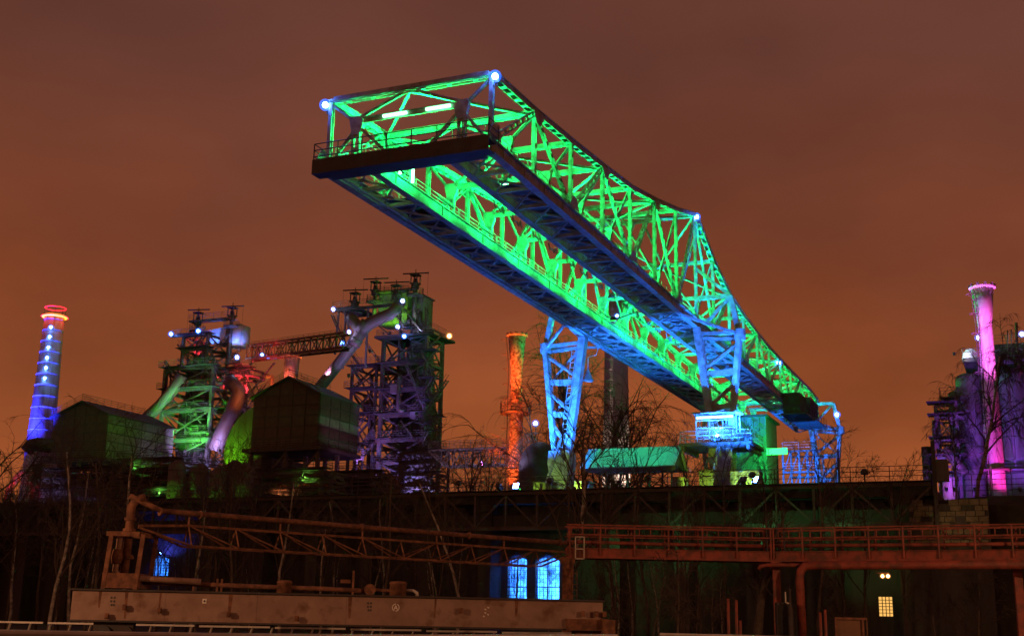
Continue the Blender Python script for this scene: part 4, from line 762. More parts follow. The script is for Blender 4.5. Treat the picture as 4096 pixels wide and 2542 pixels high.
w4 = works(frame_at(590, 1990, 178), 'dark pipe rack with bright green glints under the first furnace', 480, 690, 1840, 2000, 0, 8, 4)
for th, pos, tg, em, c, pw in ((w1, (3, -2, 17), (2, 3, 18), E_VIO, (.6, .4, 1), 500), (w2, (-1, -1.5, 17.5), (-1, 4, 18.5), E_SOD, (1, .3, .1), 500), (w2, (3, -1.6, 20), (2, 4, 20), E_GSPOT, (.3, 1, .1), 300), (w3, (0, -3, 18), (0, 3, 18), E_BLUE, (.1, .2, 1), 900), (w4, (3, -1.6, 18), (2, 4, 19), E_GSPOT, (.2, 1, .1), 500), (w4, (-2, -1.6, 22), (-2, 4, 22), E_GSPOT, (.2, 1, .1), 300)):
    flood(th, pos, tg, em, c, pw, 130, .2)

# ------------------------------------------------------------------ chimneys
def chimney(fr, lb, ytop, r0, r1, m, ybase=2000, flare=None, bands=0, ladder=None, xt=None, grp=None, z0=0.):
    th = fr.thing('chimney', lb, 'chimney', grp); zt_ = fr.px(xt, ytop, 0).z
    if flare: yf, rf = flare; zf_ = fr.px(xt, yf, 0).z; prof = [(r0, z0), (r1, zf_ - .2), (r1 * 1.03, zf_), (rf, zt_), (rf * .92, zt_), (r1 * .8, zt_ - 3)]
    else: prof = [(r0, z0), (r1, zt_), (r1 * .85, zt_), (r1 * .8, zt_ - 3)]
    mb = MB(); mb.lathe((0, 0, 0), prof, 32); mb.build('shaft', m, th, True)
    R_ = lambda z: (r0 + (r1 - r0) * min(1, (z - z0) / ((zf_ if flare else zt_) - z0))) if not flare or z < zf_ else r1 + (rf - r1) * (z - zf_) / (zt_ - zf_)
    for i in range(bands):
        z = 14 + (zt_ - 14 - 1) * i / (bands - 1); bt = .07 if m is CHIM else .02; mb = MB(); mb.lathe((0, 0, z), [(R_(z) + .005, 0), (R_(z) + bt, 0), (R_(z) + bt, .12), (R_(z) + .005, .12)], 32, True); mb.build('band', m, th)
    if flare:
        mb = MB(); mb.lathe((0, 0, zt_ - .15), [(rf * .95, 0), (rf * 1.22, .05), (rf * 1.22, .18), (rf * .95, .2)], 28, True); mb.build('rim', m, th)
        for i in range(10): t = i * math.pi / 5; mb = MB(); mb.box((rf * 1.1 * math.cos(t) - .12, rf * 1.1 * math.sin(t) - .12, zt_ + .06), (rf * 1.1 * math.cos(t) + .12, rf * 1.1 * math.sin(t) + .12, zt_ + .3)); mb.build('rim_block', DARKST, th)
    if ladder is not None:
        mb = MB(); ca, sa = math.cos(ladder), math.sin(ladder); n_ = int((zt_ - 12) / .5)
        for i in range(n_):
            z = 12 + i * .5; q = R_(z) + .28; c = V((q * ca, q * sa, z)); s_ = V((-sa, ca, 0)) * .24; mb.tube(c - s_, c + s_, .035, n=4)
            if i % 4 == 0: mb.path([c - s_ * 1.6, c - s_ * 1.4 + V((ca, sa, 0)) * .55, c + V((ca, sa, 0)) * .75, c + s_ * 1.4 + V((ca, sa, 0)) * .55, c + s_ * 1.6], .03, 4)
            for k_ in (-1, 1): c2_ = V(((R_(z + .5) + .28) * ca, (R_(z + .5) + .28) * sa, z + .5)); mb.tube(c + s_ * k_, c2_ + s_ * k_, .04, n=4)
        mb.build('ladder', DARKST, th)
    return th, R_, zt_
# blue chimney with neon rings
K1 = frame_at(155, 1830, 215); k1, R1, zt1 = chimney(K1, 'tall riveted chimney lit deep blue under red and yellow neon rings', 1262, 3.2, 1.68, CHIM, bands=20, xt=212, ladder=None)
mb = MB(); mb.lathe((0, 0, zt1 - .3), [(R1(zt1) + .3 + .22 * math.cos(t), .22 * math.sin(t)) for t in [i * math.pi / 4 for i in range(8)]], 32, True); mb.build('yellow_neon_ring', E_YEL, k1)
mb = MB(); mb.lathe((0, 0, zt1 - .3), [(R1(zt1) + .62 + .07 * math.cos(t), .07 * math.sin(t)) for t in [i * math.pi / 4 for i in range(8)]], 32, True); mb.build('red_neon_ring', E_RED, k1)
mb = MB(); mb.lathe((0, 0, zt1 + 1.35), [(R1(zt1) + .15 + .09 * math.cos(t), .09 * math.sin(t)) for t in [i * math.pi / 4 for i in range(8)]], 32, True); mb.build('red_neon_ring', E_RED, k1)
mb = MB()
for i in range(8): t = i * math.pi / 4; q = R1(zt1) + .1; mb.tube((q * math.cos(t), q * math.sin(t), zt1 - 1), (q * math.cos(t), q * math.sin(t), zt1 + 1.35), .05, n=4)
mb.build('ring_frame', DARKST, k1)
for i in range(6):
    t = i * math.pi / 3; light(k1, 'POINT', ((R1(zt1) + 1.0) * math.cos(t), (R1(zt1) + 1.0) * math.sin(t), zt1 - .5), (1, .02, .04), 110, .2)
tc_ = V((0, -1, 0)); aw = -1.02
for i, y in enumerate((1302, 1341, 1384, 1426, 1467, 1509)):
    z = K1.px(200 - 8 * i, y, -2.6).z; q = R1(z) + .25; p = V((q * math.cos(aw), q * math.sin(aw), z)); lamp(k1, p, E_BLUE, BLUE, 70, .24)
for dx, dy, tz, pw in ((3, -17, 44, 900000), (-13, -9, 38, 260000), (-4, -18, 46, 1000000)): flood(k1, (dx, dy, 16), (0, 0, tz), E_BLUE, (.02, .025, 1), pw, 32, .5, mast=1)
st_ = frame_at(150, 1990, 190); sv = st_.thing('stove_block', 'concrete block with stairs and red glowing duct at the foot of the blue chimney', 'building')
p = st_.px(78, 1990, 0); q = st_.px(180, 1845, 0); mb = MB(); mb.box((p.x, 2, 0), (q.x, 8, q.z)); mb.build('block', DCONC, sv); railing([(p.x, 1.9, q.z), (q.x, 1.9, q.z)], sv, TOWER, r=.045)
p = st_.px(165, 1990, -1); q = st_.px(222, 1855, -1); mb = MB(); mb.lathe(((p.x + q.x) / 2, -1, 0), [((q.x - p.x) / 2, 0), ((q.x - p.x) / 2, q.z), (0, q.z)], 18); mb.build('round_pier', CHIMC, sv, True)
for y in (1890, 1935): a_ = st_.px(95, y, 0); mb = MB(); mb.box((a_.x, -.6, a_.z), (a_.x + 4, 1.9, a_.z + .12)); mb.build('landing', TOWER, sv); railing([(a_.x, -.55, a_.z + .1), (a_.x + 4, -.55, a_.z + .1)], sv, TOWER, r=.045); stairs(sv, (a_.x + 1, 0, a_.z), (a_.x + 3.2, 0, a_.z + 2.6))
mb = MB(); mb.path([st_.px(x, y, -1) for x, y in ((90, 1885), (70, 1905), (40, 1945), (22, 2010))], .5, 12); mb.build('inclined_duct', CHIM, sv, True)
mb = MB(); mb.path([st_.px(x, y, 1) for x, y in ((110, 1800), (122, 1782), (150, 1776), (200, 1782))], 1.1, 14); mb.build('flue_elbow', DARKST, sv, True)
flood(sv, st_.px(58, 1990, -5), st_.px(60, 1930, -1), E_RED, (1, .02, .03), 2600, 60, .25); flood(sv, st_.px(145, 1990, -3), st_.px(150, 1950, 1), E_RED, (1, .02, .05), 500, 70, .2); flood(sv, st_.px(200, 2000, -7), st_.px(195, 1930, -1), E_VIO, (.55, .42, 1), 1800, 60, .25)
# orange chimneys
ORCH = mat('patchy_chimney_plate', (.36, .33, .31), (.2, .17, .15), rough=.8, scale=1.1, rust=(.07, .03, .02), rust_amt=.85, lo=.46, hi=.6)
K2 = frame_at(2057, 1960, 160); k2, R2, zt2 = chimney(K2, 'slim flared chimney lit glowing orange with ring platform near the crane', 1342, .98, .8, ORCH, flare=(1470, 1.2), ladder=-2.6, xt=2065)
for y, h_ in ((1642, 0), (1650, 0)):
    pass
zr = K2.px(2060, 1650, -1).z; mb = MB(); mb.lathe((0, 0, zr), [(1.0, 0), (2.1, 0), (2.1, .15), (1.0, .15)], 24, True); mb.build('ring_platform', TOWER, k2); railing([(2.05 * math.cos(t), 2.05 * math.sin(t), zr + .15) for t in [j * math.pi / 8 for j in range(17)]], k2, TOWER, h=1.5, bars=4, r=.05)
zr = K2.px(2085, 1815, -1).z; mb = MB(); mb.box((.9, -1.2, zr), (2.1, .6, zr + .12)); mb.build('side_platform', TOWER, k2); railing([(.95, -1.15, zr + .12), (2.05, -1.15, zr + .12), (2.05, .5, zr + .12)], k2, TOWER, h=1.4)
mb = MB(); mb.tube((1.25, -.6, 12), (1.25, -.6, zr + 6), .09, n=6); mb.build('riser_pipe', TOWER, k2)
for dx, dy, pw in ((3, -8, 22000), (-4, -8, 24000)): flood(k2, (dx, dy, 13.6), (0, 0, 26), E_SOD, (1, .11, .015), pw, 50, .35, mast=1)
flood(k2, (2, -15, 14), (0, 0, 36.5), E_SOD, (1, .09, .012), 260000, 24, .35, mast=1)
K3 = frame_at(1145, 1800, 235); k3, R3, zt3 = chimney(K3, 'stub of flared chimney lit orange peeping over the cast house roof', 1428, 1.2, 1.15, CHIM, flare=(1560, 1.55), ladder=2.9, xt=1147)
flood(k3, (3, -9, zt3 - 16), (0, 0, zt3 - 4), E_SOD, (1, .13, .02), 70000, 45, .35, mast=1); flood(k3, (-5, -9, zt3 - 16), (0, 0, zt3 - 4), E_SOD, (1, .13, .02), 50000, 45, .35, mast=1)
K4 = frame_at(2465, 1790, 230); k4, R4, zt4 = chimney(K4, 'thick grey concrete chimney standing behind the crane bridge', 1180, 3.1, 2.05, CHIMC, bands=0, xt=2465, ladder=-1.6)
for y in (1262, 1314): p = K4.px(2468, y, -2.4); lamp(k4, p, E_BLUE, BLUE, 300, .25)
flood(k4, (14, -6, 16), (0, 0, 40), E_SOD, (1, .68, .52), 420000, 45, .4, mast=1)
flood(k4, (-10, -12, 16), (0, 0, 40), E_SOD, (1, .68, .52), 160000, 45, .4, mast=1)
# domed vessel left of the crane leg
DV = frame_at(2155, 1960, 150); dv = DV.thing('domed_vessel', 'dark domed dust vessel with violet lit curved ladder beside the orange chimney', 'vessel')
zt_ = DV.px(2160, 1765, 0).z; r_ = 2.5; mb = MB(); mb.lathe((0, 0, 0), [(r_, 0), (r_, zt_ - 3.2)] + [(r_ * math.cos(t), zt_ - 3.2 + 3.2 * math.sin(t)) for t in [i * math.pi / 16 for i in range(1, 9)]], 26); mb.build('shell', DARKST, dv, True)
mb = MB()
for i in range(14):
    t0 = i * math.pi / 2 / 14; t1 = (i + 1) * math.pi / 2 / 14
    for s_ in (-.35, .35):
        for k_ in (0.12, 1.0): mb.tube((-(r_ + k_) * math.cos(t0), s_ - .9, zt_ - 3.2 + (3.2 + k_) * math.sin(t0)), (-(r_ + k_) * math.cos(t1), s_ - .9, zt_ - 3.2 + (3.2 + k_) * math.sin(t1)), .05, n=4)
        mb.tube((-(r_ + .12) * math.cos(t0), s_ - .9, zt_ - 3.2 + 3.32 * math.sin(t0)), (-(r_ + 1) * math.cos(t0), s_ - .9, zt_ - 3.2 + 4.2 * math.sin(t0)), .04, n=4)
mb.build('curved_ladder', SHEET, dv)
mb = MB(); mb.beam((-.5, 0, zt_), (-.5, 0, zt_ + 2.2), .1, .1); mb.build('lamp_mast', DARKST, dv); lamp(dv, (-.5, -.15, zt_ + 2.3), E_WHITE, WHT, 350, .24)
flood(dv, (-6, -4, zt_ - 3), (-2, -1, zt_ - 1), E_VIO, (.6, .5, 1), 2200, 70, .25)
# violet footbridge between furnace and orange chimney
FB = frame_at(1745, 1800, 178); fb = FB.thing('footbridge', 'violet lit lattice footbridge running from the furnace to the orange chimney', 'bridge')
pA = FB.px(1742, 1800, 0); pB = FB.px(2055, 1832, 0); pB.z = pA.z; hb = 2.4
for s_ in (0, 1.6):
    off = V((0, s_, 0)); n_ = 12
    a_, b_ = pA + off, pB + off
    for p, q, nm in ((a_ - V((1.2, 0, 0)), b_, 'top_chord'), (a_ + V((1.6, 0, -hb)), b_ - UP * hb, 'bottom_chord'), (a_ - V((1.2, 0, 0)), a_ + V((1.6, 0, -hb)), 'end_brace')):
        mb = MB(); mb.beam(p, q, .25, .22); mb.build(nm, TOWER, fb)
    for i in range(n_):
        x0 = a_.lerp(b_, i / n_); x1 = a_.lerp(b_, (i + 1) / n_)
        if i: mb = MB(); mb.beam(x0, x0 - UP * hb, .12, .12); mb.build('post', TOWER, fb)
        if i: mb = MB(); mb.beam(x0 - UP * (hb if i % 2 else 0), x1 - UP * (0 if i % 2 else hb), .12, .12); mb.build('diagonal', TOWER, fb)
    railing([a_ - V((1.2, 0, 0)), b_], fb, TOWER, h=1.3, bars=3, r=.045)
mb = MB(); mb.box((pA.x - 1, .2, pA.z - .1), (pB.x, 1.4, pA.z - .02)); mb.build('deck', DARKST, fb)
for dx in (2, 8): flood(fb, (pA.x + dx, -8, pA.z - 7), (pA.x + dx + 2, 0, pA.z - 1), E_VIO, (.75, .5, .95), 3000, 90, .25)

# ------------------------------------------------------------------ right hand gas plant and violet chimney
K5 = frame_at(3990, 1960, 118); k5, R5, zt5 = chimney(K5, 'violet and magenta lit chimney with flared top and caged ladder at the gas plant', 1150, .96, .68, CHIM, flare=(1302, 1.08), ladder=-2.35, xt=3935)
z_ = K5.px(3992, 1875, -1).z; mb = MB(); mb.lathe((0, 0, z_ - .1), [(1.1, 0), (1.5, .05), (1.5, .15), (1.1, .2)], 24, True); mb.build('base_ring', TOWER, k5)
for dx, dy, tz, c, pw, cn in ((-2.5, -5, 20, (.7, .06, 1), 5000, 60), (3, -4.5, 18, (1, .03, .5), 5000, 60), (-5, -13, 34.5, (.6, .14, 1), 150000, 30), (6, -12, 34, (1, .1, .6), 130000, 30)): flood(k5, (dx, dy, 13.2), (0, 0, tz), E_VIO, c, pw, cn, .3)
G5 = frame_at(3960, 1960, 138); gp = G5.thing('gas_plant', 'dark violet gas cleaning plant with vessels and platforms behind the magenta chimney', 'plant')
def vessel(x, y0, y1, rpx, b, m=SHEET, dome=True):
    c = G5.px(x, y1, b); q = G5.px(x, y0, b); r_ = (G5.px(x + rpx, y1, b).x - c.x); mb = MB(); H = q.z
    mb.lathe((c.x, b, 0), [(r_, 8), (r_, H - r_ * .6)] + ([(r_ * math.cos(t), H - r_ * .6 + r_ * .6 * math.sin(t)) for t in [i * math.pi / 12 for i in range(1, 7)]] if dome else [(0, H - r_ * .6)]), 26); o = mb.build('vessel', m, gp, True)
    for k in range(6): mb = MB(); z = H - r_ * .7 - 1 - k * 1.9; mb.lathe((c.x, b, z), [(r_ + .01, 0), (r_ + .07, 0), (r_ + .07, .12), (r_ + .01, .12)], 26, True); mb.build('vessel_band', m, o)
    return c.x, r_, H
vessel(4090, 1470, 1960, 62, 3); vessel(3900, 1490, 1960, 50, 4); vessel(3850, 1560, 1960, 34, 8); vessel(3715, 1775, 1960, 20, 2, DARKST, False); vessel(3800, 1900, 1960, 30, -3)
p = G5.px(3855, 1445, 2); q = G5.px(4140, 1345, 2); zd_ = p.z
mb = MB(); mb.box((p.x, 0, zd_ - .5), (q.x, 12, zd_)); mb.box((p.x + 3.2, 5, zd_ + .003), (q.x, 11, q.z)); mb.build('top_deck', DARKST, gp); railing([(p.x, .1, zd_), (q.x, .1, zd_)], gp, TOWER); railing([(p.x + 3.2, 5, q.z), (q.x, 5, q.z)], gp, TOWER)
mb = MB(); mb.box((G5.px(3850, 1600, 9).x, 9, 8), (q.x, 14, zd_ - .503)); mb.build('plant_block', DARKST, gp)
c = G5.px(3882, 1440, 1); r_ = .95; mb = MB(); mb.lathe(c, [(r_ * math.cos(t), r_ * 1.5 * math.sin(t)) for t in [i * math.pi / 12 for i in range(7)]], 20); mb.build('white_dome', mat('pale_dome_paint', (.6, .6, .62), rough=.5), gp, True)
flood(gp, c + V((-1.6, -2.4, .4)), c + UP * .7, E_WHITE, (.75, .8, 1), 700, 70, .2)
for x, y in ((3912, 1350), (4087, 1335)): lamp(gp, G5.px(x, y, 1), E_WHITE, WHT, 500, .22)
for pts, r_ in (([(4065, 1290), (4068, 1380), (4075, 1470), (4060, 1475), (4035, 1490), (4035, 1560), (4060, 1850)], .16), ([(4030, 1320), (4032, 1440)], .07), ([(4045, 1318), (4046, 1440)], .07), ([(3780, 1790), (3860, 1895)], .55), ([(3830, 1585), (3822, 1600), (3826, 1680)], .2), ([(3735, 1680), (3738, 1950)], .2), ([(3800, 1640), (3806, 1700)], .12)):
    mb = MB(); mb.path([G5.px(x, y, -.5) for x, y in pts], r_, 10); mb.build('pipe', PIPE, gp, True)
for x0, x1, y, b in ((3760, 3860, 1668, 0), (3735, 3860, 1760, -.5), (3760, 3870, 1590, 2), (3920, 4140, 1880, -1), (3930, 4120, 1445, -1)):
    p = G5.px(x0, y, b); q = G5.px(x1, y, b); mb = MB(); mb.box((p.x, b - .6, p.z - .15), (q.x, b + 1.6, p.z)); mb.build('platform', TOWER, gp); railing([(p.x, b + 1.5, p.z), (p.x, b - .55, p.z), (q.x, b - .55, p.z)], gp, TOWER)
steel_tower(gp, G5.px(3752, 1800, 0).x, G5.px(3835, 1800, 0).x, 0, 4, [8.] + zl(G5, 3800, [1900, 1830, 1760, 1668, 1620]), cw=.3, rails=False)
for x, y, b, tx, ty, tb, c, pw in ((3820, 1955, -9, 3800, 1800, 0, (.45, .07, 1), 4500), (3900, 1955, -9, 3890, 1650, 4, (.22, .07, 1), 5500), (4080, 1955, -8, 4080, 1650, 2, (.3, .07, 1), 9000), (3960, 1500, -4, 3930, 1450, 3, (.35, .2, 1), 700), (3785, 1955, -8, 3798, 1930, -3, (.8, .2, 1), 1200)):
    flood(gp, G5.px(x, y, b), G5.px(tx, ty, tb), E_VIO, c, pw, 80, .25)
p = G5.px(3938, 1680, -1.2); q = G5.px(3948, 1738, -1.2); mb = MB(); mb.box((p.x - .3, -1.2, q.z), (q.x + .1, -1.0, p.z)); mb.build('lit_hatch', SHEET, gp); flood(gp, (p.x, -3, q.z - .6), (p.x, -1.2, q.z + .6), E_GSPOT, (.2, 1, .6), 60, 90, .12)

# ------------------------------------------------------------------ embankment right of the bunker with rubble wall
eb = MB(); rr = random.Random(8); ebn = 16
vsx = []
for i in range(ebn + 1):
    a = A1 + .02 + 70 * i / ebn
    for b_, z in ((41, 0), (41.5, DECK - 1.6), (43, DECK - .8), (90, DECK - .6)): vsx.append((a, b_ + rr.uniform(-.1, .1), z + (rr.uniform(-.35, .35) if z > 1 else 0)))
eb.add(vsx, [(4 * i + j, 4 * i + 4 + j, 4 * i + 5 + j, 4 * i + 1 + j) for i in range(ebn) for j in range(3)])
o = eb.build('embankment', SOIL); o.location = S.o; o.rotation_euler.z = -AZ; tag(o, kind='structure')
rw = S.thing('rubble_wall', 'low yellowish rubble stone wall at the foot of the bank behind the walkway', 'wall')
mb = MB(); w0 = S.px(3640, 2120, 40).x; w1_ = S.px(3960, 2120, 40).x; zw0 = S.px(3700, 2120, 40).z; zw1 = S.px(3700, 2010, 40).z
mb.box((w0, 40.0, 0), (w1_, 40.9, zw1 - .1)); mb.build('wall_core', DCONC, rw)
z = zw0 - 1.2; row = 0
while z < zw1:
    x = w0 + (.3 if row % 2 else 0); hgt = rr.uniform(.42, .52)
    while x < w1_ - .3:
        w_ = rr.uniform(.55, 1.0); j = rr.uniform(0, .12)
        if rr.random() < .88: mb = MB(); mb.box((x + .03, 39.9 - j, z + .02), (min(x + w_, w1_) - .03, 39.997, z + hgt - .03)); mb.build('stone', STONE, rw)
        x += w_
    z += hgt; row += 1
flood(rw, (w0 + 3, 36.5, zw0 - .6), (w0 + 4.5, 40, zw0 + 1.2), E_SOD, (1, .8, .35), 40, 100, .15)
fn = S.thing('bank_fence', 'thin dark bar fence along the top of the bank before the gas plant', 'fence')
for i in range(10): railing([(A1 + 1.5 + i * 3, 41.8, DECK - .9), (A1 + 4.4 + i * 3, 41.8, DECK - .9)], fn, DARKST, h=2.2, bars=5, sp=1.5, name='fence_bay')

# ------------------------------------------------------------------ settling basin in the foreground
zc = EYE - .43
mb = MB(); mb.add([(-60, 22, .75), (60, 22, .75), (60, 49.6, .75), (-60, 49.6, .75)], [(0, 1, 2, 3)]); tag(mb.build('water', WATER), kind='structure')
nw = thing('basin_wall', 'low near basin wall with bright pipe coping at the very bottom edge', 'wall')
def coping(pts, th):
    for p, q in zip(pts, pts[1:]):
        mb = MB(); mb.beam(V((p[0], p[1], (zc - .09) / 2)), V((q[0], q[1], (zc - .09) / 2)), zc - .09, .3, UP); mb.build('wall_section', CONC, th)
    mb = MB(); mb.path([V((p[0], p[1], zc - .02)) for p in pts], .06, 8); mb.build('coping_pipe', GALV, th)
def gp_(x, Y): d = ray(x, 2530); return (d.x * Y, Y)
coping([gp_(-200, 22.5), gp_(200, 23.3), gp_(800, 24.4), gp_(1300, 25.9), gp_(1800, 29), gp_(2250, 34), gp_(2465, 36.5)], nw)
nw2 = thing('basin_wall', 'short separate length of basin wall with pipe coping under the red walkway', 'wall')
coping([gp_(2640, 43), gp_(3000, 42), gp_(3520, 38.5)], nw2)
fr_ = thing('basin_rail', 'pale ladder like rail on the far basin edge under the long beam', 'railing')
zt_, zl_ = EYE - .56, EYE - .83; X0_, X1_ = gp_(-120, 50)[0], gp_(2300, 50)[0]; n_ = 30
for i in range(n_):
    x = X0_ + (X1_ - X0_) * i / n_; mb = MB(); mb.beam((x - .1, 50, zl_), (x, 49.9, zt_), .06, .06); mb.build('rail_post', GALV, fr_)
for i in range(8):
    xa_ = X0_ + (X1_ - X0_) * i / 8 + .1; xb_ = X0_ + (X1_ - X0_) * (i + 1) / 8 - .1; mb = MB(); mb.beam((xa_, 49.85, zt_ + .02 - .004 * i), (xb_, 49.85, zt_ + .02), .07, .07); mb.build('top_bar', GALV, fr_)
mb = MB(); mb.box((X0_ - 20, 49.7, 0), (X1_ + 30, 50.4, zl_)); mb.build('edge_beam', CONC, fr_)
# ------------------------------------------------------------------ long box beam with rusty pipework
Bm = thing('scraper_beam', 'long pale rust streaked box beam lying across the basin with wheels at its ends', 'beam')
bl_, br_ = P(285, 2420, 42), P(2411, 2450, 45); bl_.z = br_.z = 0; bd = (br_ - bl_).normalized(); bn = V((-bd.y, bd.x, 0)); BL = (br_ - bl_).length
zt_, zb_ = EYE + .63, EYE - .33
def bp(s, o=0., z=0.): q = bl_ + bd * s + bn * o; return V((q.x, q.y, z))
ns_ = 6
for i in range(ns_):
    s0, s1 = BL * i / ns_ + (.006 if i else 0), BL * (i + 1) / ns_
    mb = MB(); mb.beam(bp(s0, .5, (zt_ + zb_) / 2), bp(s1, .5, (zt_ + zb_) / 2), zt_ - zb_, 1.0, UP); mb.build('beam_section', BEAMC, Bm)
mb = MB(); mb.beam(bp(-.08, .5, zt_ + .03), bp(BL + .05, .5, zt_ + .03), .06, 1.16, UP); mb.build('top_flange', DARKST, Bm)
mb = MB(); mb.beam(bp(-.05, .5, zb_ - .03), bp(BL - .8, .5, zb_ - .03), .06, 1.12, UP); mb.build('bottom_flange', DARKST, Bm)
for s, z in ((1.75, .1), (2.9, .02), (5.2, -.06), (7.5, -.16), (13.2, .22), (1.2, -.2), (17.6, .2), (18.1, .2), (18.4, .2)):
    mb = MB(); p = bp(s, -.003, EYE + z); mb.beam(p, p - bn * (.2 if s < 12 else .07), .13, .08, UP); mb.beam(p - bn * .1, p - bn * .14, .2, .14, UP); mb.build('pin_bolt', RUST, Bm)
for s in (.9, 1.76, 2.88, 5.22, 9.3, 12.3, 15.2):                      # rust runs below the pins are their own stains
    mb = MB(); rr = random.Random(int(s * 10)); w_ = rr.uniform(.06, .14); mb.beam(bp(s, -.003, zt_ - .02), bp(s + rr.uniform(-.02, .02), -.003, zt_ - rr.uniform(.5, .92)), w_, .004, bd, w2=w_ * .5); mb.build('rust_run', RUST, Bm)
WHITE = mat('white_sign_paint', (.75, .73, .7), (.6, .58, .55), rough=.6, scale=6)
mb = MB(); mb.beam(bp(4.35, -.004, EYE + .44), bp(4.35, -.004, EYE + .28), .14, .012, bd); sg = mb.build('small_sign', WHITE, Bm); mb = MB(); mb.lathe((0, 0, 0), [(.0, .002), (.035, .002)], 10); o = mb.build('sign_mark', BLACK, sg); o.matrix_local = Matrix.Translation(bp(4.35, -.013, EYE + .36)) @ Matrix.Rotation(math.pi / 2, 4, 'X')
def ringmark(s, z, r, m):
    mb = MB()
    for i in range(16):
        t0, t1 = i * math.pi / 8, (i + 1) * math.pi / 8
        if i % 8 == 3: continue
        mb.beam(bp(s + r * math.cos(t0), -.004, EYE + z + r * math.sin(t0)), bp(s + r * math.cos(t1), -.004, EYE + z + r * math.sin(t1)), .03, .006, bd)
    mb.beam(bp(s - .06, -.004, EYE + z - .07), bp(s, -.004, EYE + z + .07), .03, .006, bd); mb.beam(bp(s, -.004, EYE + z + .07), bp(s + .06, -.004, EYE + z - .07), .03, .006, bd); mb.beam(bp(s - .04, -.0045, EYE + z - .02), bp(s + .05, -.0045, EYE + z - .02), .025, .006, UP)
    mb.build('painted_mark', m, Bm)
ringmark(10.9, .28, .12, WHITE)
for s, z in ((14.05, .3), (14.05, .18), (14.15, .36), (14.15, .12), (14.0, .06)): mb = MB(); mb.beam(bp(s, -.004, EYE + z), bp(s + .06, -.004, EYE + z - .03), .04, .006, UP); mb.build('painted_mark', WHITE, Bm)
for s0, tx in ((1.25, 0), (9.9, 0)):
    for dx, dz in ((0, .12), (.1, .12), (0, 0), (.1, 0), (.02, -.12), (.1, -.12)): mb = MB(); mb.beam(bp(s0 + dx, -.004, EYE + .3 + dz), bp(s0 + dx + .06, -.004, EYE + .3 + dz - .02), .07, .005, UP); mb.build('faded_mark', DCONC, Bm)
# end carriages
for s, l in ((.75, 1.3), (17.4, 1.4)):
    mb = MB(); mb.beam(bp(s, .5, zb_ - .28), bp(s + l, .5, zb_ - .28), .42, .7, UP); cg = mb.build('end_carriage', DARKST if s < 5 else RUST, Bm)
    for k in (.3, l - .3): mb = MB(); mb.tube(bp(s + k, .05, zb_ - .45), bp(s + k, .35, zb_ - .45), .3, n=16); mb.build('wheel', DARKST, cg)
mb = MB(); mb.beam(bp(17.0, .1, zb_ + .15), bp(18.3, .1, zb_ + .15), .4, .5, UP); mb.beam(bp(18.3, -.05, zb_ + .1), bp(18.75, -.05, zb_ + .1), .55, .6, UP, w2=.45, h2=.5); mb.build('drive_motor', RUST, Bm)
# pipe tower on the beam's left end
tw = thing('pipe_tower', 'rusty open frame with valves carrying the elbow of the long pipe on the beam', 'frame')
s0, s1 = .95, 2.0; z1_ = EYE + 2.55
for s, o_ in ((s0, .1), (s1, .1), (s0 + .15, 1.4), (s1 + .3, 1.4)): mb = MB(); mb.beam(bp(s, o_, zt_ + .06), bp(s + (.12 if s < 3 else 0), o_, z1_), .14, .14, bd); mb.build('corner_post', RUST, tw)
for z in (z1_, zt_ + .35):
    for (a_, b_) in (((s0, .1), (s1, .1)), ((s0 + .15, 1.4), (s1 + .3, 1.4)), ((s0, .1), (s0 + .15, 1.4)), ((s1, .1), (s1 + .3, 1.4))): mb = MB(); mb.beam(bp(*a_, z), bp(*b_, z), .16 if z > 3 else .5, .12, UP); mb.build('frame_beam', RUST, tw)
mb = MB(); mb.path([bp(s0 + .55, .75, zt_ + .1), bp(s0 + .6, .75, z1_ + .2), bp(s0 + .6, .75, z1_ + 1.0), bp(s0 + .75, .75, z1_ + 1.22), bp(s0 + 1.05, .75, z1_ + 1.33)], .15, 12); mb.build('riser_pipe', RUST, tw, True)
for z, r_ in ((zt_ + .5, .2), (zt_ + 1.1, .24), (zt_ + 1.15, .2), (z1_ + .12, .22), (z1_ + .5, .2)): mb = MB(); mb.tube(bp(s0 + .6, .75, z), bp(s0 + .6, .75, z + .1), r_, n=14); mb.build('flange', RUST, tw)
mb = MB(); mb.path([bp(s0 + .35, .45, zt_ + 1.9), bp(s0 + .35, .45, zt_ + 1.6), bp(s0 + .3, .45, zt_ + .7), bp(s0 + .45, .42, zt_ + .5), bp(s0 + .8, .4, zt_ + .45), bp(s0 + 3.2, .4, zt_ + .38)], .105, 10); mb.build('return_pipe', mat('worn_pipe_paint', (.36, .24, .18), (.22, .12, .08), rough=.8, scale=3), tw, True)
mb = MB(); mb.lathe(bp(s0 + .32, .45, zt_ + .9), [(0, 0), (.18, .02), (.22, .25), (.16, .5), (0, .55)], 12); mb.build('valve_body', RUST, tw, True)
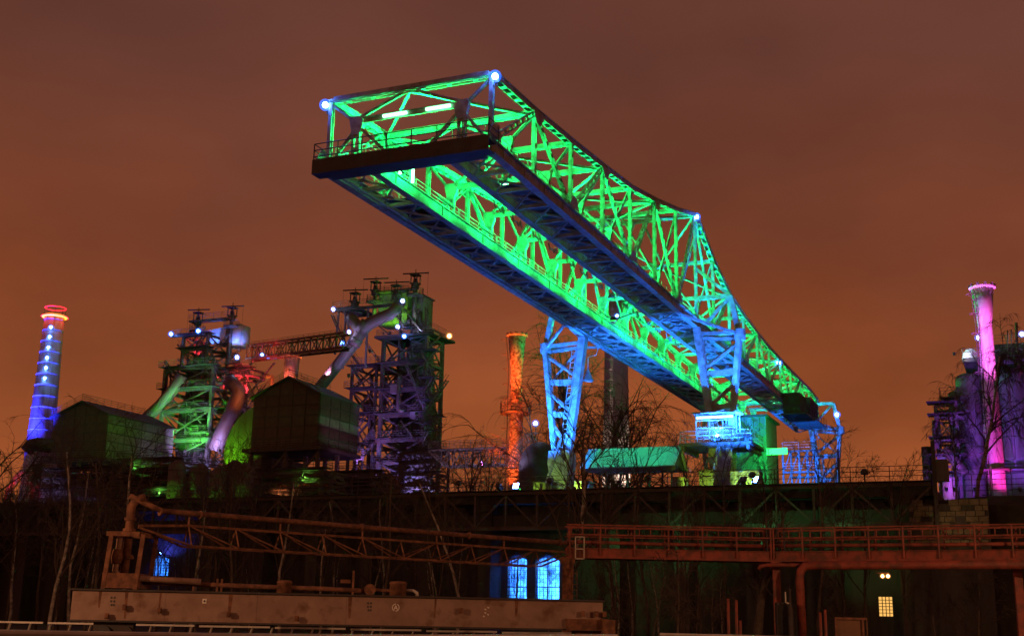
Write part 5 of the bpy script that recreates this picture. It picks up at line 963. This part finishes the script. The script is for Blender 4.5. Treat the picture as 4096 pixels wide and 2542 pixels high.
# pipe lying along the beam with drums
pr = thing('beam_pipe', 'rusty pipe with two drums lying along the top of the long beam', 'pipe')
mb = MB(); mb.path([bp(s0 + .9, .62, zt_ + .34), bp(5.5, .62, zt_ + .27), bp(8.3, .62, zt_ + .24), bp(10.0, .62, zt_ + .2)], .085, 10); mb.build('pipe_run', RUST, pr, True)
for s, r_, h_ in ((7.0, .26, .34), (11.0, .3, .4)): mb = MB(); mb.lathe(bp(s, .6, zt_ + .06), [(0, 0), (r_, 0), (r_, h_), (r_ * 1.1, h_ + .02), (r_ * .9, h_ + .1), (0, h_ + .12)], 18); mb.build('drum', RUST, pr, True)
mb = MB(); mb.tube(bp(10.0, .45, zt_ + .25), bp(10.0, .8, zt_ + .25), .2, n=14); mb.tube(bp(10.1, .62, zt_ + .25), bp(10.8, .62, zt_ + .22), .06, n=8); mb.build('valve', RUST, pr)
mb = MB(); mb.path([bp(11.25, .6, zt_ + .25), bp(11.55, .6, zt_ + .25), bp(11.68, .6, zt_ + .18), bp(11.7, .6, zt_ + .05)], .06, 8); mb.build('outlet_elbow', GALV, pr, True)
for s in (3.9, 4.7, 4.85, 9.4): mb = MB(); mb.beam(bp(s, .6, zt_ + .06), bp(s, .6, zt_ + .5 + (.4 if s > 9 else 0)), .07, .07); mb.build('pipe_stand', RUST, pr)
mb = MB(); mb.beam(bp(8.95, .6, zt_ + .52), bp(9.3, .6, zt_ + .52), .12, .12); mb.build('tap', RUST, pr)
# ------------------------------------------------------------------ pipe truss from the tower to the centre column
tr = thing('pipe_truss', 'long rusty lattice girder carrying a pipe from the frame to the red walkway', 'truss')
tA = bp(s0 + .9, .75, 0); tB = P(2262, 2200, 57); tA.z = tB.z = 0
def tp_(t, z, o=0.):
    q = tA.lerp(tB, t); n = V((-(tB - tA).y, (tB - tA).x, 0)).normalized(); return V((q.x + n.x * o, q.y + n.y * o, z))
zu, zlo, zp_ = EYE + 3.0, EYE + 2.27, EYE + 3.42
mb = MB(); mb.path([tp_(-.02, z1_ + 1.33), tp_(.04, zp_ + .03), tp_(.5, zp_), tp_(1.02, zp_)], .1, 12); mb.build('carried_pipe', RUST, tr, True)
for t in (.035, .11, .45, .72, .98): mb = MB(); mb.tube(tp_(t, zp_), tp_(t + .003, zp_), .15, n=12); mb.build('pipe_flange', RUST, tr)
n_ = 11
for i in range(n_):
    t0, t1 = i / n_, (i + 1) / n_
    u0 = zu - .12 if i == 0 else zu
    mb = MB(); mb.beam(tp_(t0, u0), tp_(t1, zu), .09, .09); mb.build('top_chord', RUST, tr)
    for o_ in (-.35, .35):
        if 0 < i: mb = MB(); mb.beam(tp_(t0, zlo, o_), tp_(t1, zlo if i < n_ - 1 else zu - .1, o_), .07, .07); mb.build('bottom_chord', RUST, tr)
        if i == 0: mb = MB(); mb.beam(tp_(t0, u0 - .05), tp_(t1, zlo, o_), .07, .07); mb.build('diagonal', RUST, tr)
        else:
            mb = MB(); mb.beam(tp_(t0, zu), tp_(t0, zlo, o_), .05, .05); mb.build('post', RUST, tr)
            a_, b_ = ((tp_(t0, zu), tp_(t1, zlo, o_)) if i < 6 else (tp_(t0, zlo, o_), tp_(t1, zu)))
            if i < n_ - 1: mb = MB(); mb.beam(a_, b_, .05, .05); mb.build('diagonal', RUST, tr)
    if i % 2: mb = MB(); mb.beam(tp_(t0, zu), tp_(t0, zp_ - .1), .06, .06); mb.build('pipe_saddle', RUST, tr)
# ------------------------------------------------------------------ red walkway
ww = thing('red_walkway', 'rust red steel walkway with railings and pipes on columns across the right foreground', 'walkway')
zg1, zg0 = EYE + 3.2, EYE + 2.76; H_ = 1.06
wp = [V((*gp_(x, Y), 0)) for x, Y in ((2262, 57), (3095, 57), (4400, 50.5))]
def wq(k, t, o, z):
    p, q = wp[k], wp[k + 1]; c = p.lerp(q, t); d = (q - p).normalized(); return V((c.x - d.y * o * -1 * -1, c.y + d.x * o, z))
for k, m_ in ((0, 6), (1, 9)):
    p, q = wp[k], wp[k + 1]
    for o_ in (0, 1.2):
        mb = MB(); mb.beam(wq(k, 0, o_, (zg0 + zg1) / 2), wq(k, .998, o_, (zg0 + zg1) / 2), zg1 - zg0, .06, UP)
        for z in (zg0, zg1): mb.beam(wq(k, 0, o_ - .01, z), wq(k, .998, o_ - .01, z), .03, .2, UP)
        mb.build('girder', REDST, ww)
    mb = MB(); mb.beam(wq(k, 0, .6, zg1 - .08), wq(k, .998, .6, zg1 - .08), .05, 1.1, UP); mb.build('deck_plate', REDST, ww)
    for o_ in (-.1, 1.3):
        for i in range(m_ + 1):
            t = (i + .1 * (i == 0)) / m_ * .997; mb = MB(); mb.beam(wq(k, t, o_, zg0 + .12), wq(k, t, o_, zg1 + H_), .07, .07); mb.build('rail_post', REDST, ww)
        for z, th_ in ((zg1 + H_, .06), (zg1 + .62 if o_ < 0 else zg1 + .6, .05)):
            mb = MB(); mb.beam(wq(k, 0, o_, z), wq(k, .997, o_, z), th_, th_); mb.build('rail_bar', REDST, ww)
    for i in range(m_ * 2 + m_):
        t = (i + .5) / (m_ * 3); mb = MB(); mb.beam(wq(k, t, .35, zg1 + .6), wq(k, t, .35, zg1 + .95), .04, .04); mb.build('tray_rung', REDST, ww)
    for z in (zg1 + .6, zg1 + .95): mb = MB(); mb.beam(wq(k, .02, .35, z), wq(k, .99, .35, z), .05, .05); mb.build('cable_tray_bar', REDST, ww)
    mb = MB(); mb.path([wq(k, 0, .3, zg1 + .3), wq(k, .4, .3, zg1 + .27), wq(k, .998, .3, zg1 + .27)], .085, 10); mb.build('deck_pipe', REDST, ww, True)
# columns
def column(x, Y, w_, m_, nm='column'):
    c = V((*gp_(x, Y), 0)); mb = MB(); mb.beam(c, c + UP * (zg0 - .02), w_, w_ * .55, (1, 0, 0)); mb.beam(c + V((0, -w_ * .3, 0)), c + V((0, -w_ * .3, zg0 - .02)), w_ * 1.15, .03, (1, 0, 0)); mb.beam(c + UP * (zg0 - .3), c + UP * (zg0 - .021), w_ * 1.6, w_ * .9, (1, 0, 0)); return mb.build(nm, m_, ww)
column(2268, 57, .42, RUST); column(3112, 56.9, .3, REDST); column(4088, 52.3, .3, REDST)
c = V((*gp_(2298, 56.8), 0)); mb = MB()
for s_ in (-.1, .1): mb.beam((c.x + s_, c.y, 0), (c.x + s_, c.y, zg0 - .6), .03, .03)
for i in range(14): mb.beam((c.x - .1, c.y, .4 + i * .25), (c.x + .1, c.y, .4 + i * .25), .03, .03)
mb.build('ladder', RUST, ww)
c = wq(0, .065, -.16, 0); mb = MB()
for s_ in (-.2, .2): mb.beam((c.x + s_, c.y, zg0 - .06), (c.x + s_, c.y, zg1 + .52), .05, .05)
for z in (zg0 - .05, zg1 - .05, zg1 + .5): mb.beam((c.x - .2, c.y, z), (c.x + .2, c.y, z), .05, .05)
mb.build('hanging_step', GALV, ww)
mb = MB(); xq = gp_(3207, 55.6); pp = [V((xq[0] + .05, xq[1], 0)), V((xq[0], xq[1], zg0 - .75)), V((xq[0] + .06, xq[1], zg0 - .45)), V((xq[0] + .25, xq[1], zg0 - .25)), V((xq[0] + .6, xq[1] - .05, zg0 - .2))]; e_ = gp_(4400, 49.6); pp.append(V((e_[0], e_[1], zg0 - .2)))
mb.path(pp, .19, 14); mb.build('supply_pipe', REDST, ww, True)
for z in (1.0, 1.05): mb = MB(); mb.tube(V((xq[0] + .04, xq[1], z)), V((xq[0] + .04, xq[1], z + .04)), .27, n=14); mb.build('pipe_flange', REDST, ww)
mb = MB(); a_ = gp_(3050, 56.2); mb.path([V((a_[0] - .1, a_[1], zg0 - .4)), V((a_[0], a_[1], zg0 - .26)), V((a_[0] + .3, a_[1], zg0 - .2)), V((xq[0] + .6, xq[1] + .2, zg0 - .18))], .09, 8); mb.build('branch_pipe', REDST, ww, True)
for x in (3080, 3150): a_ = gp_(x, 56.9); mb = MB(); mb.beam((a_[0], a_[1], zg1), (a_[0], a_[1] + .1, zg1 + 1.5), .05, .05); mb.build('lightning_rod', DARKST, ww)
for x, Y, h_, w_, nm, lb, ct in ((3134, 55, 2.5, .3, 'switch_cabinet', 'narrow black cabinet on legs beside the white patched walkway column', 'cabinet'),):
    th = thing(nm, lb, ct, (*gp_(x, Y), 0)); mb = MB(); mb.box((-w_, -.2, .4), (w_, .2, h_)); mb.build('box', DARKST, th); mb = MB(); mb.box((-w_ + .04, -.22, .5), (w_ - .04, -.202, h_ - .1)); mb.build('door', BLACK, th)
    for sx_ in (-1, 1): mb = MB(); mb.box((sx_ * w_ * .8 - .03, -.1, 0), (sx_ * w_ * .8 + .03, .1, .398)); mb.build('leg', DARKST, th)
th = thing('hand_pump', 'thin dark upright pump with a glinting top beside the black cabinet', 'pump', (*gp_(3165, 54.5), 0)); mb = MB(); mb.lathe((0, 0, 0), [(.12, 0), (.12, 2.2), (.06, 2.4), (.06, 3.0), (.1, 3.05), (0, 3.1)], 12); mb.build('barrel', DARKST, th, True); mb = MB(); mb.beam((-.2, 0, 2.5), (-.2, 0, 2.95), .05, .05); mb.beam((-.2, 0, 2.5), (0, 0, 2.45), .05, .05); mb.build('handle', GALV, th)
for x, yt, lb in ((2915, 2392, 'tall thin rusty standpipe, highest of the group in front of the thicket'), (2948, 2398, 'rusty standpipe with a round valve collar in front of the thicket'), (2962, 2480, 'short rusty standpipe behind the collared one in front of the thicket'), (3284, 2448, 'short standpipe left of the brown board'), (3304, 2436, 'taller standpipe next to the brown board')):
    c = gp_(x, 44); th = thing('standpipe', lb, 'pipe', (*c, 0), 0, 'standpipes by the basin'); zt_ = P(x, yt, 44).z; mb = MB(); mb.tube((0, 0, 0), (0, 0, zt_), .055, .05, 8); mb.build('pipe', REDST, th, True); mb = MB(); mb.lathe((0, 0, zt_ * .45), [(.055, 0), (.11, 0), (.11, .12), (.055, .12)], 10, True); mb.build('collar', RUST, th)
th = thing('board_panel', 'brown framed timber board standing by the basin under the walkway', 'board', (*gp_(3405, 41), 0)); mb = MB(); hz = P(3405, 2470, 41).z; mb.box((-.5, 0, 0), (.42, .05, hz)); mb.build('board', BOARD, th)
for x0, x1, z0, z1 in ((-.53, .53, hz - .05, hz + .02), (-.53, -.47, 0, hz - .052), (.36, .42, 0, hz - .052), (-.46, .35, hz * .62, hz * .62 + .05), (.5, .53, 0, hz - .052)): mb = MB(); mb.box((x0, -.05, z0), (x1, -.003, z1)); mb.build('frame_bar', RUST, th)
# red marker lamps on a bracket seen below the walkway
rl = S.thing('marker_light', 'small orange red twin lamp on a dark bracket below the walkway', 'lamp')
for x in (3530, 3552): p = S.px(x, 2302, 40.2); lamp(rl, p, E_SOD, (1, .2, .05), 12, .11)
p = S.px(3505, 2290, 40.3); mb = MB(); mb.beam(p, S.px(3556, 2290, 40.3), .1, .1); mb.beam(p, S.px(3508, 2262, 40.3), .08, .08); mb.build('bracket', RUST, rl)
# sodium street lamps that light the basin, left and right of the view
for loc, lb, pw in (((-30, 24, 0), 'street lamp with orange sodium head left of the basin', 18000), ((29, 26, 0), 'street lamp with orange sodium head right of the basin', 11500)):
    th = thing('street_lamp', lb, 'lamp', loc); sg_ = 1 if loc[0] < 0 else -1
    mb = MB(); mb.tube((0, 0, 0), (0, 0, 8), .1, .06, 10); mb.tube((0, 0, 8), (sg_ * 1.2, .6, 8.4), .05, .04, 8); mb.build('pole', GALV, th)
    mb = MB(); mb.beam((sg_ * 1.0, .5, 8.4), (sg_ * 1.7, .85, 8.5), .3, .16); hd = mb.build('lamp_head', DARKST, th); mb = MB(); mb.beam((sg_ * 1.1, .55, 8.32), (sg_ * 1.6, .8, 8.4), .2, .04); mb.build('lamp_glass', E_SOD, hd)
    light(hd, 'SPOT', (sg_ * 1.35, .68, 8.25), SOD, pw, .15, (sg_ * 22, 22, 0), 125, .5)

# ------------------------------------------------------------------ bare winter trees
RM = [.012]
def grow(mbT, mbC, p, d, L, r, lev, rng, sp, droop, segs=4):
    pts = [p.copy()]; d = d.normalized()
    for i in range(segs):
        j = V((rng.gauss(0, 1), rng.gauss(0, 1), rng.gauss(0, .6))) * (.10 if lev == 0 else .2)
        d = (d + j + V((0, 0, -droop * lev * .12 if lev > 1 else .05))).normalized(); pts.append(pts[-1] + d * (L / segs))
    rs = [r * (1 - .75 * i / segs) if lev else r * (1 - .62 * i / segs) for i in range(segs + 1)]
    (mbT if lev == 0 else mbC).path(pts, rs, 6 if lev == 0 else (4 if lev == 1 else 3))
    if lev >= 3: return
    n = ((11, 6, 5) if droop < 1 else (20, 9, 8))[lev]
    for i in range(n):
        t = rng.uniform(.3 if lev == 0 else .2, 1.0); k = min(segs - 1, int(t * segs)); q = pts[k].lerp(pts[k + 1], t * segs - k); dd = (pts[k + 1] - pts[k]).normalized()
        ax = V((rng.gauss(0, 1), rng.gauss(0, 1), rng.gauss(0, 1))); ax = (ax - dd * ax.dot(dd)).normalized(); an = rng.uniform(.45, .95) * sp
        grow(mbT, mbC, q, dd * math.cos(an) + ax * math.sin(an), L * rng.uniform(.38, .6) * (1.15 - .5 * t), max(RM[0], r * (.42 if lev == 0 else .45) * (1.2 - .6 * t)), lev + 1, rng, sp, droop, 4 if lev < 2 else 3)
def tree_meshes(seed, h=8., r=.11, sp=1., droop=0., bark=BARK, rm=.012):
    RM[0] = rm
    rng = random.Random(seed); T, C = MB(), MB(); grow(T, C, V((0, 0, 0)), V((rng.uniform(-.08, .08), rng.uniform(-.08, .08), 1)), h, r, 0, rng, sp, droop, 7)
    t = T.mesh('trunk', True); c = C.mesh('crown'); t.materials.append(bark); c.materials.append(TWIG); return t, c
def plant(ms, loc, lb, s=1., rz=0., grp=None, nm='bare_tree', tilt=(0, 0)):
    th = thing(nm, lb, 'tree', loc, rz, grp); th.scale = (s, s, s); th.rotation_euler[0], th.rotation_euler[1] = tilt
    link('trunk', ms[0], th); link('crown', ms[1], th); return th
rng = random.Random(21)
TH = [tree_meshes(40 + i, 9, .10, .8, 0, BARK if i % 2 else DBARK) for i in range(6)]
# thicket between the basin and the bunker
for i in range(44):
    x = rng.uniform(-120, 2000) if i < 34 else rng.uniform(2350, 3050); Y = rng.uniform(74, 100) if i < 34 else rng.uniform(66, 90)
    c = gp_(x, Y); plant(TH[i % 6], (*c, 0), 'bare young tree in the dark thicket before the ore bunker', rng.uniform(.7, 1.15) * (1 if i < 34 else .72), rng.uniform(0, 6), 'bare trees of the thicket')
for i in range(11):
    x = 2480 + i * 112 + rng.uniform(-40, 40); plant(TH[(i * 2) % 6], (*gp_(x, rng.uniform(84, 97)), 0), 'bare thin tree reaching up before the green lit truss walkway', rng.uniform(1.05, 1.4), rng.uniform(0, 6), 'bare trees before the truss walkway')
for i, x in enumerate((2050, 2200, 625, 690)): plant(TH[i], (*gp_(x, 99), 0), 'bare sapling crossing a blue lit window of the bunker', .62, i * 1.7, 'saplings before the blue windows')
# single birches that stand out
BI = [tree_meshes(70 + i, 10, .12, .7, .3, BARK) for i in range(4)]
for x, Y, h, lb, k in ((192, 62, 9.5, 'pale leaning birch trunk left of the long beam', 0), (478, 66, 9.8, 'tall white birch rising behind the rusty pipe frame', 1), (1828, 70, 9.5, 'slim birch with blue lit white trunk behind the pipe truss', 2), (1745, 72, 5.8, 'short thin white birch stem beside the blue lit birch', 3), (1268, 68, 6.2, 'thin white birch behind the beam pipe drums', 1), (760, 70, 7.5, 'thin pale birch right of the round blue window', 2)):
    plant(BI[k], (*gp_(x, Y), 0), lb, h / 10, x * .01, 'pale birches behind the beam', 'birch_tree')
cb = tree_meshes(91, 9.8, .17, .62, 0, BARK); plant(cb, (*gp_(2270, 66), 0), 'forked orange lit birch standing before the left crane leg', 1.1, 1.0, None, 'birch_tree')
# big dark tree under the walkway and shrubs
dk = tree_meshes(95, 8.5, .33, 1.0, 0, DBARK); plant(dk, (*gp_(3020, 62), 0), 'thick dark trunked tree standing behind the red walkway column', .8, .5)
SB = [tree_meshes(110 + i, 3.6, .05, 1.15, .2, DBARK) for i in range(3)]
for x, Y, s in ((2600, 54, 1.0), (2700, 52, 1.15), (2780, 55, .9), (2520, 56, .8), (2850, 58, 1.0), (2420, 60, .9), (3380, 66, 1.0), (3750, 64, 1.1), (3900, 62, 1.2)):
    plant(SB[int(x) % 3], (*gp_(x, Y), 0), 'bare tangled shrub on the dark ground beneath the red walkway', s, x * .1, 'shrubs under the walkway', 'bare_shrub')
# trees on or behind the deck
big = tree_meshes(131, 17, .26, .8, 1.05, DBARK, .014); big2 = tree_meshes(137, 16, .24, .85, 1.05, DBARK, .014)
def on(x, ytop, Y, ms, h, lb, z0=None, nm='bare_tree', grp=None, rz=0.):
    p = P(x, ytop, Y); z0 = 0 if z0 is None else z0; return plant(ms, (p.x, p.y, z0), lb, (p.z - z0) / h, rz, grp, nm)
on(2190, 1500, 150, big, 17, 'wide bare tree silhouetted between orange chimney and left crane leg')
on(2395, 1580, 155, big2, 16, 'bare tree silhouetted between left crane leg and grey chimney', rz=1.2)
on(2560, 1735, 170, big, 17, 'distant small bare treetop right of the grey chimney', rz=2.)
on(1850, 1890, 135, big2, 16, 'faint bare treetop left of the orange chimney under the footbridge', rz=.6)
on(1930, 1905, 130, big, 17, 'low bare treetop beside the orange chimney foot', rz=3.)
on(20, 1760, 120, big2, 16, 'bare tree at the foot of the blue chimney', rz=2.2)
wp1 = tree_meshes(151, 14, .2, .85, 1.6, BARK, .02); wp2 = tree_meshes(157, 13, .17, .85, 1.6, BARK, .02)
on(3860, 1375, 104, wp1, 14, 'weeping birch with thin hanging twigs before the magenta chimney', DECK - 1, 'birch_tree'); on(3800, 1640, 103, wp2, 13, 'smaller leaning birch left of the weeping birch on the bank', DECK - 1, 'birch_tree', rz=1.)
gb = tree_meshes(161, 6, .07, .9, 0, DBARK)
q = S.px(2655, 1900, 44); o = S.o + AX * q.x + BX * 53; plant(gb, (o.x, o.y, DECK), 'small bare tree lit cyan beside the operator house', 1.15, .4)
for x, s in ((3420, .75), (3500, .9), (3370, .6)): q = S.px(x, 1900, 42); o = S.o + AX * q.x + BX * 42.4; plant(SB[x % 3], (o.x, o.y, DECK), 'leafless sapling growing on the bunker deck by the far railing', s * .75, x, 'saplings on the bunker deck', 'bare_shrub')
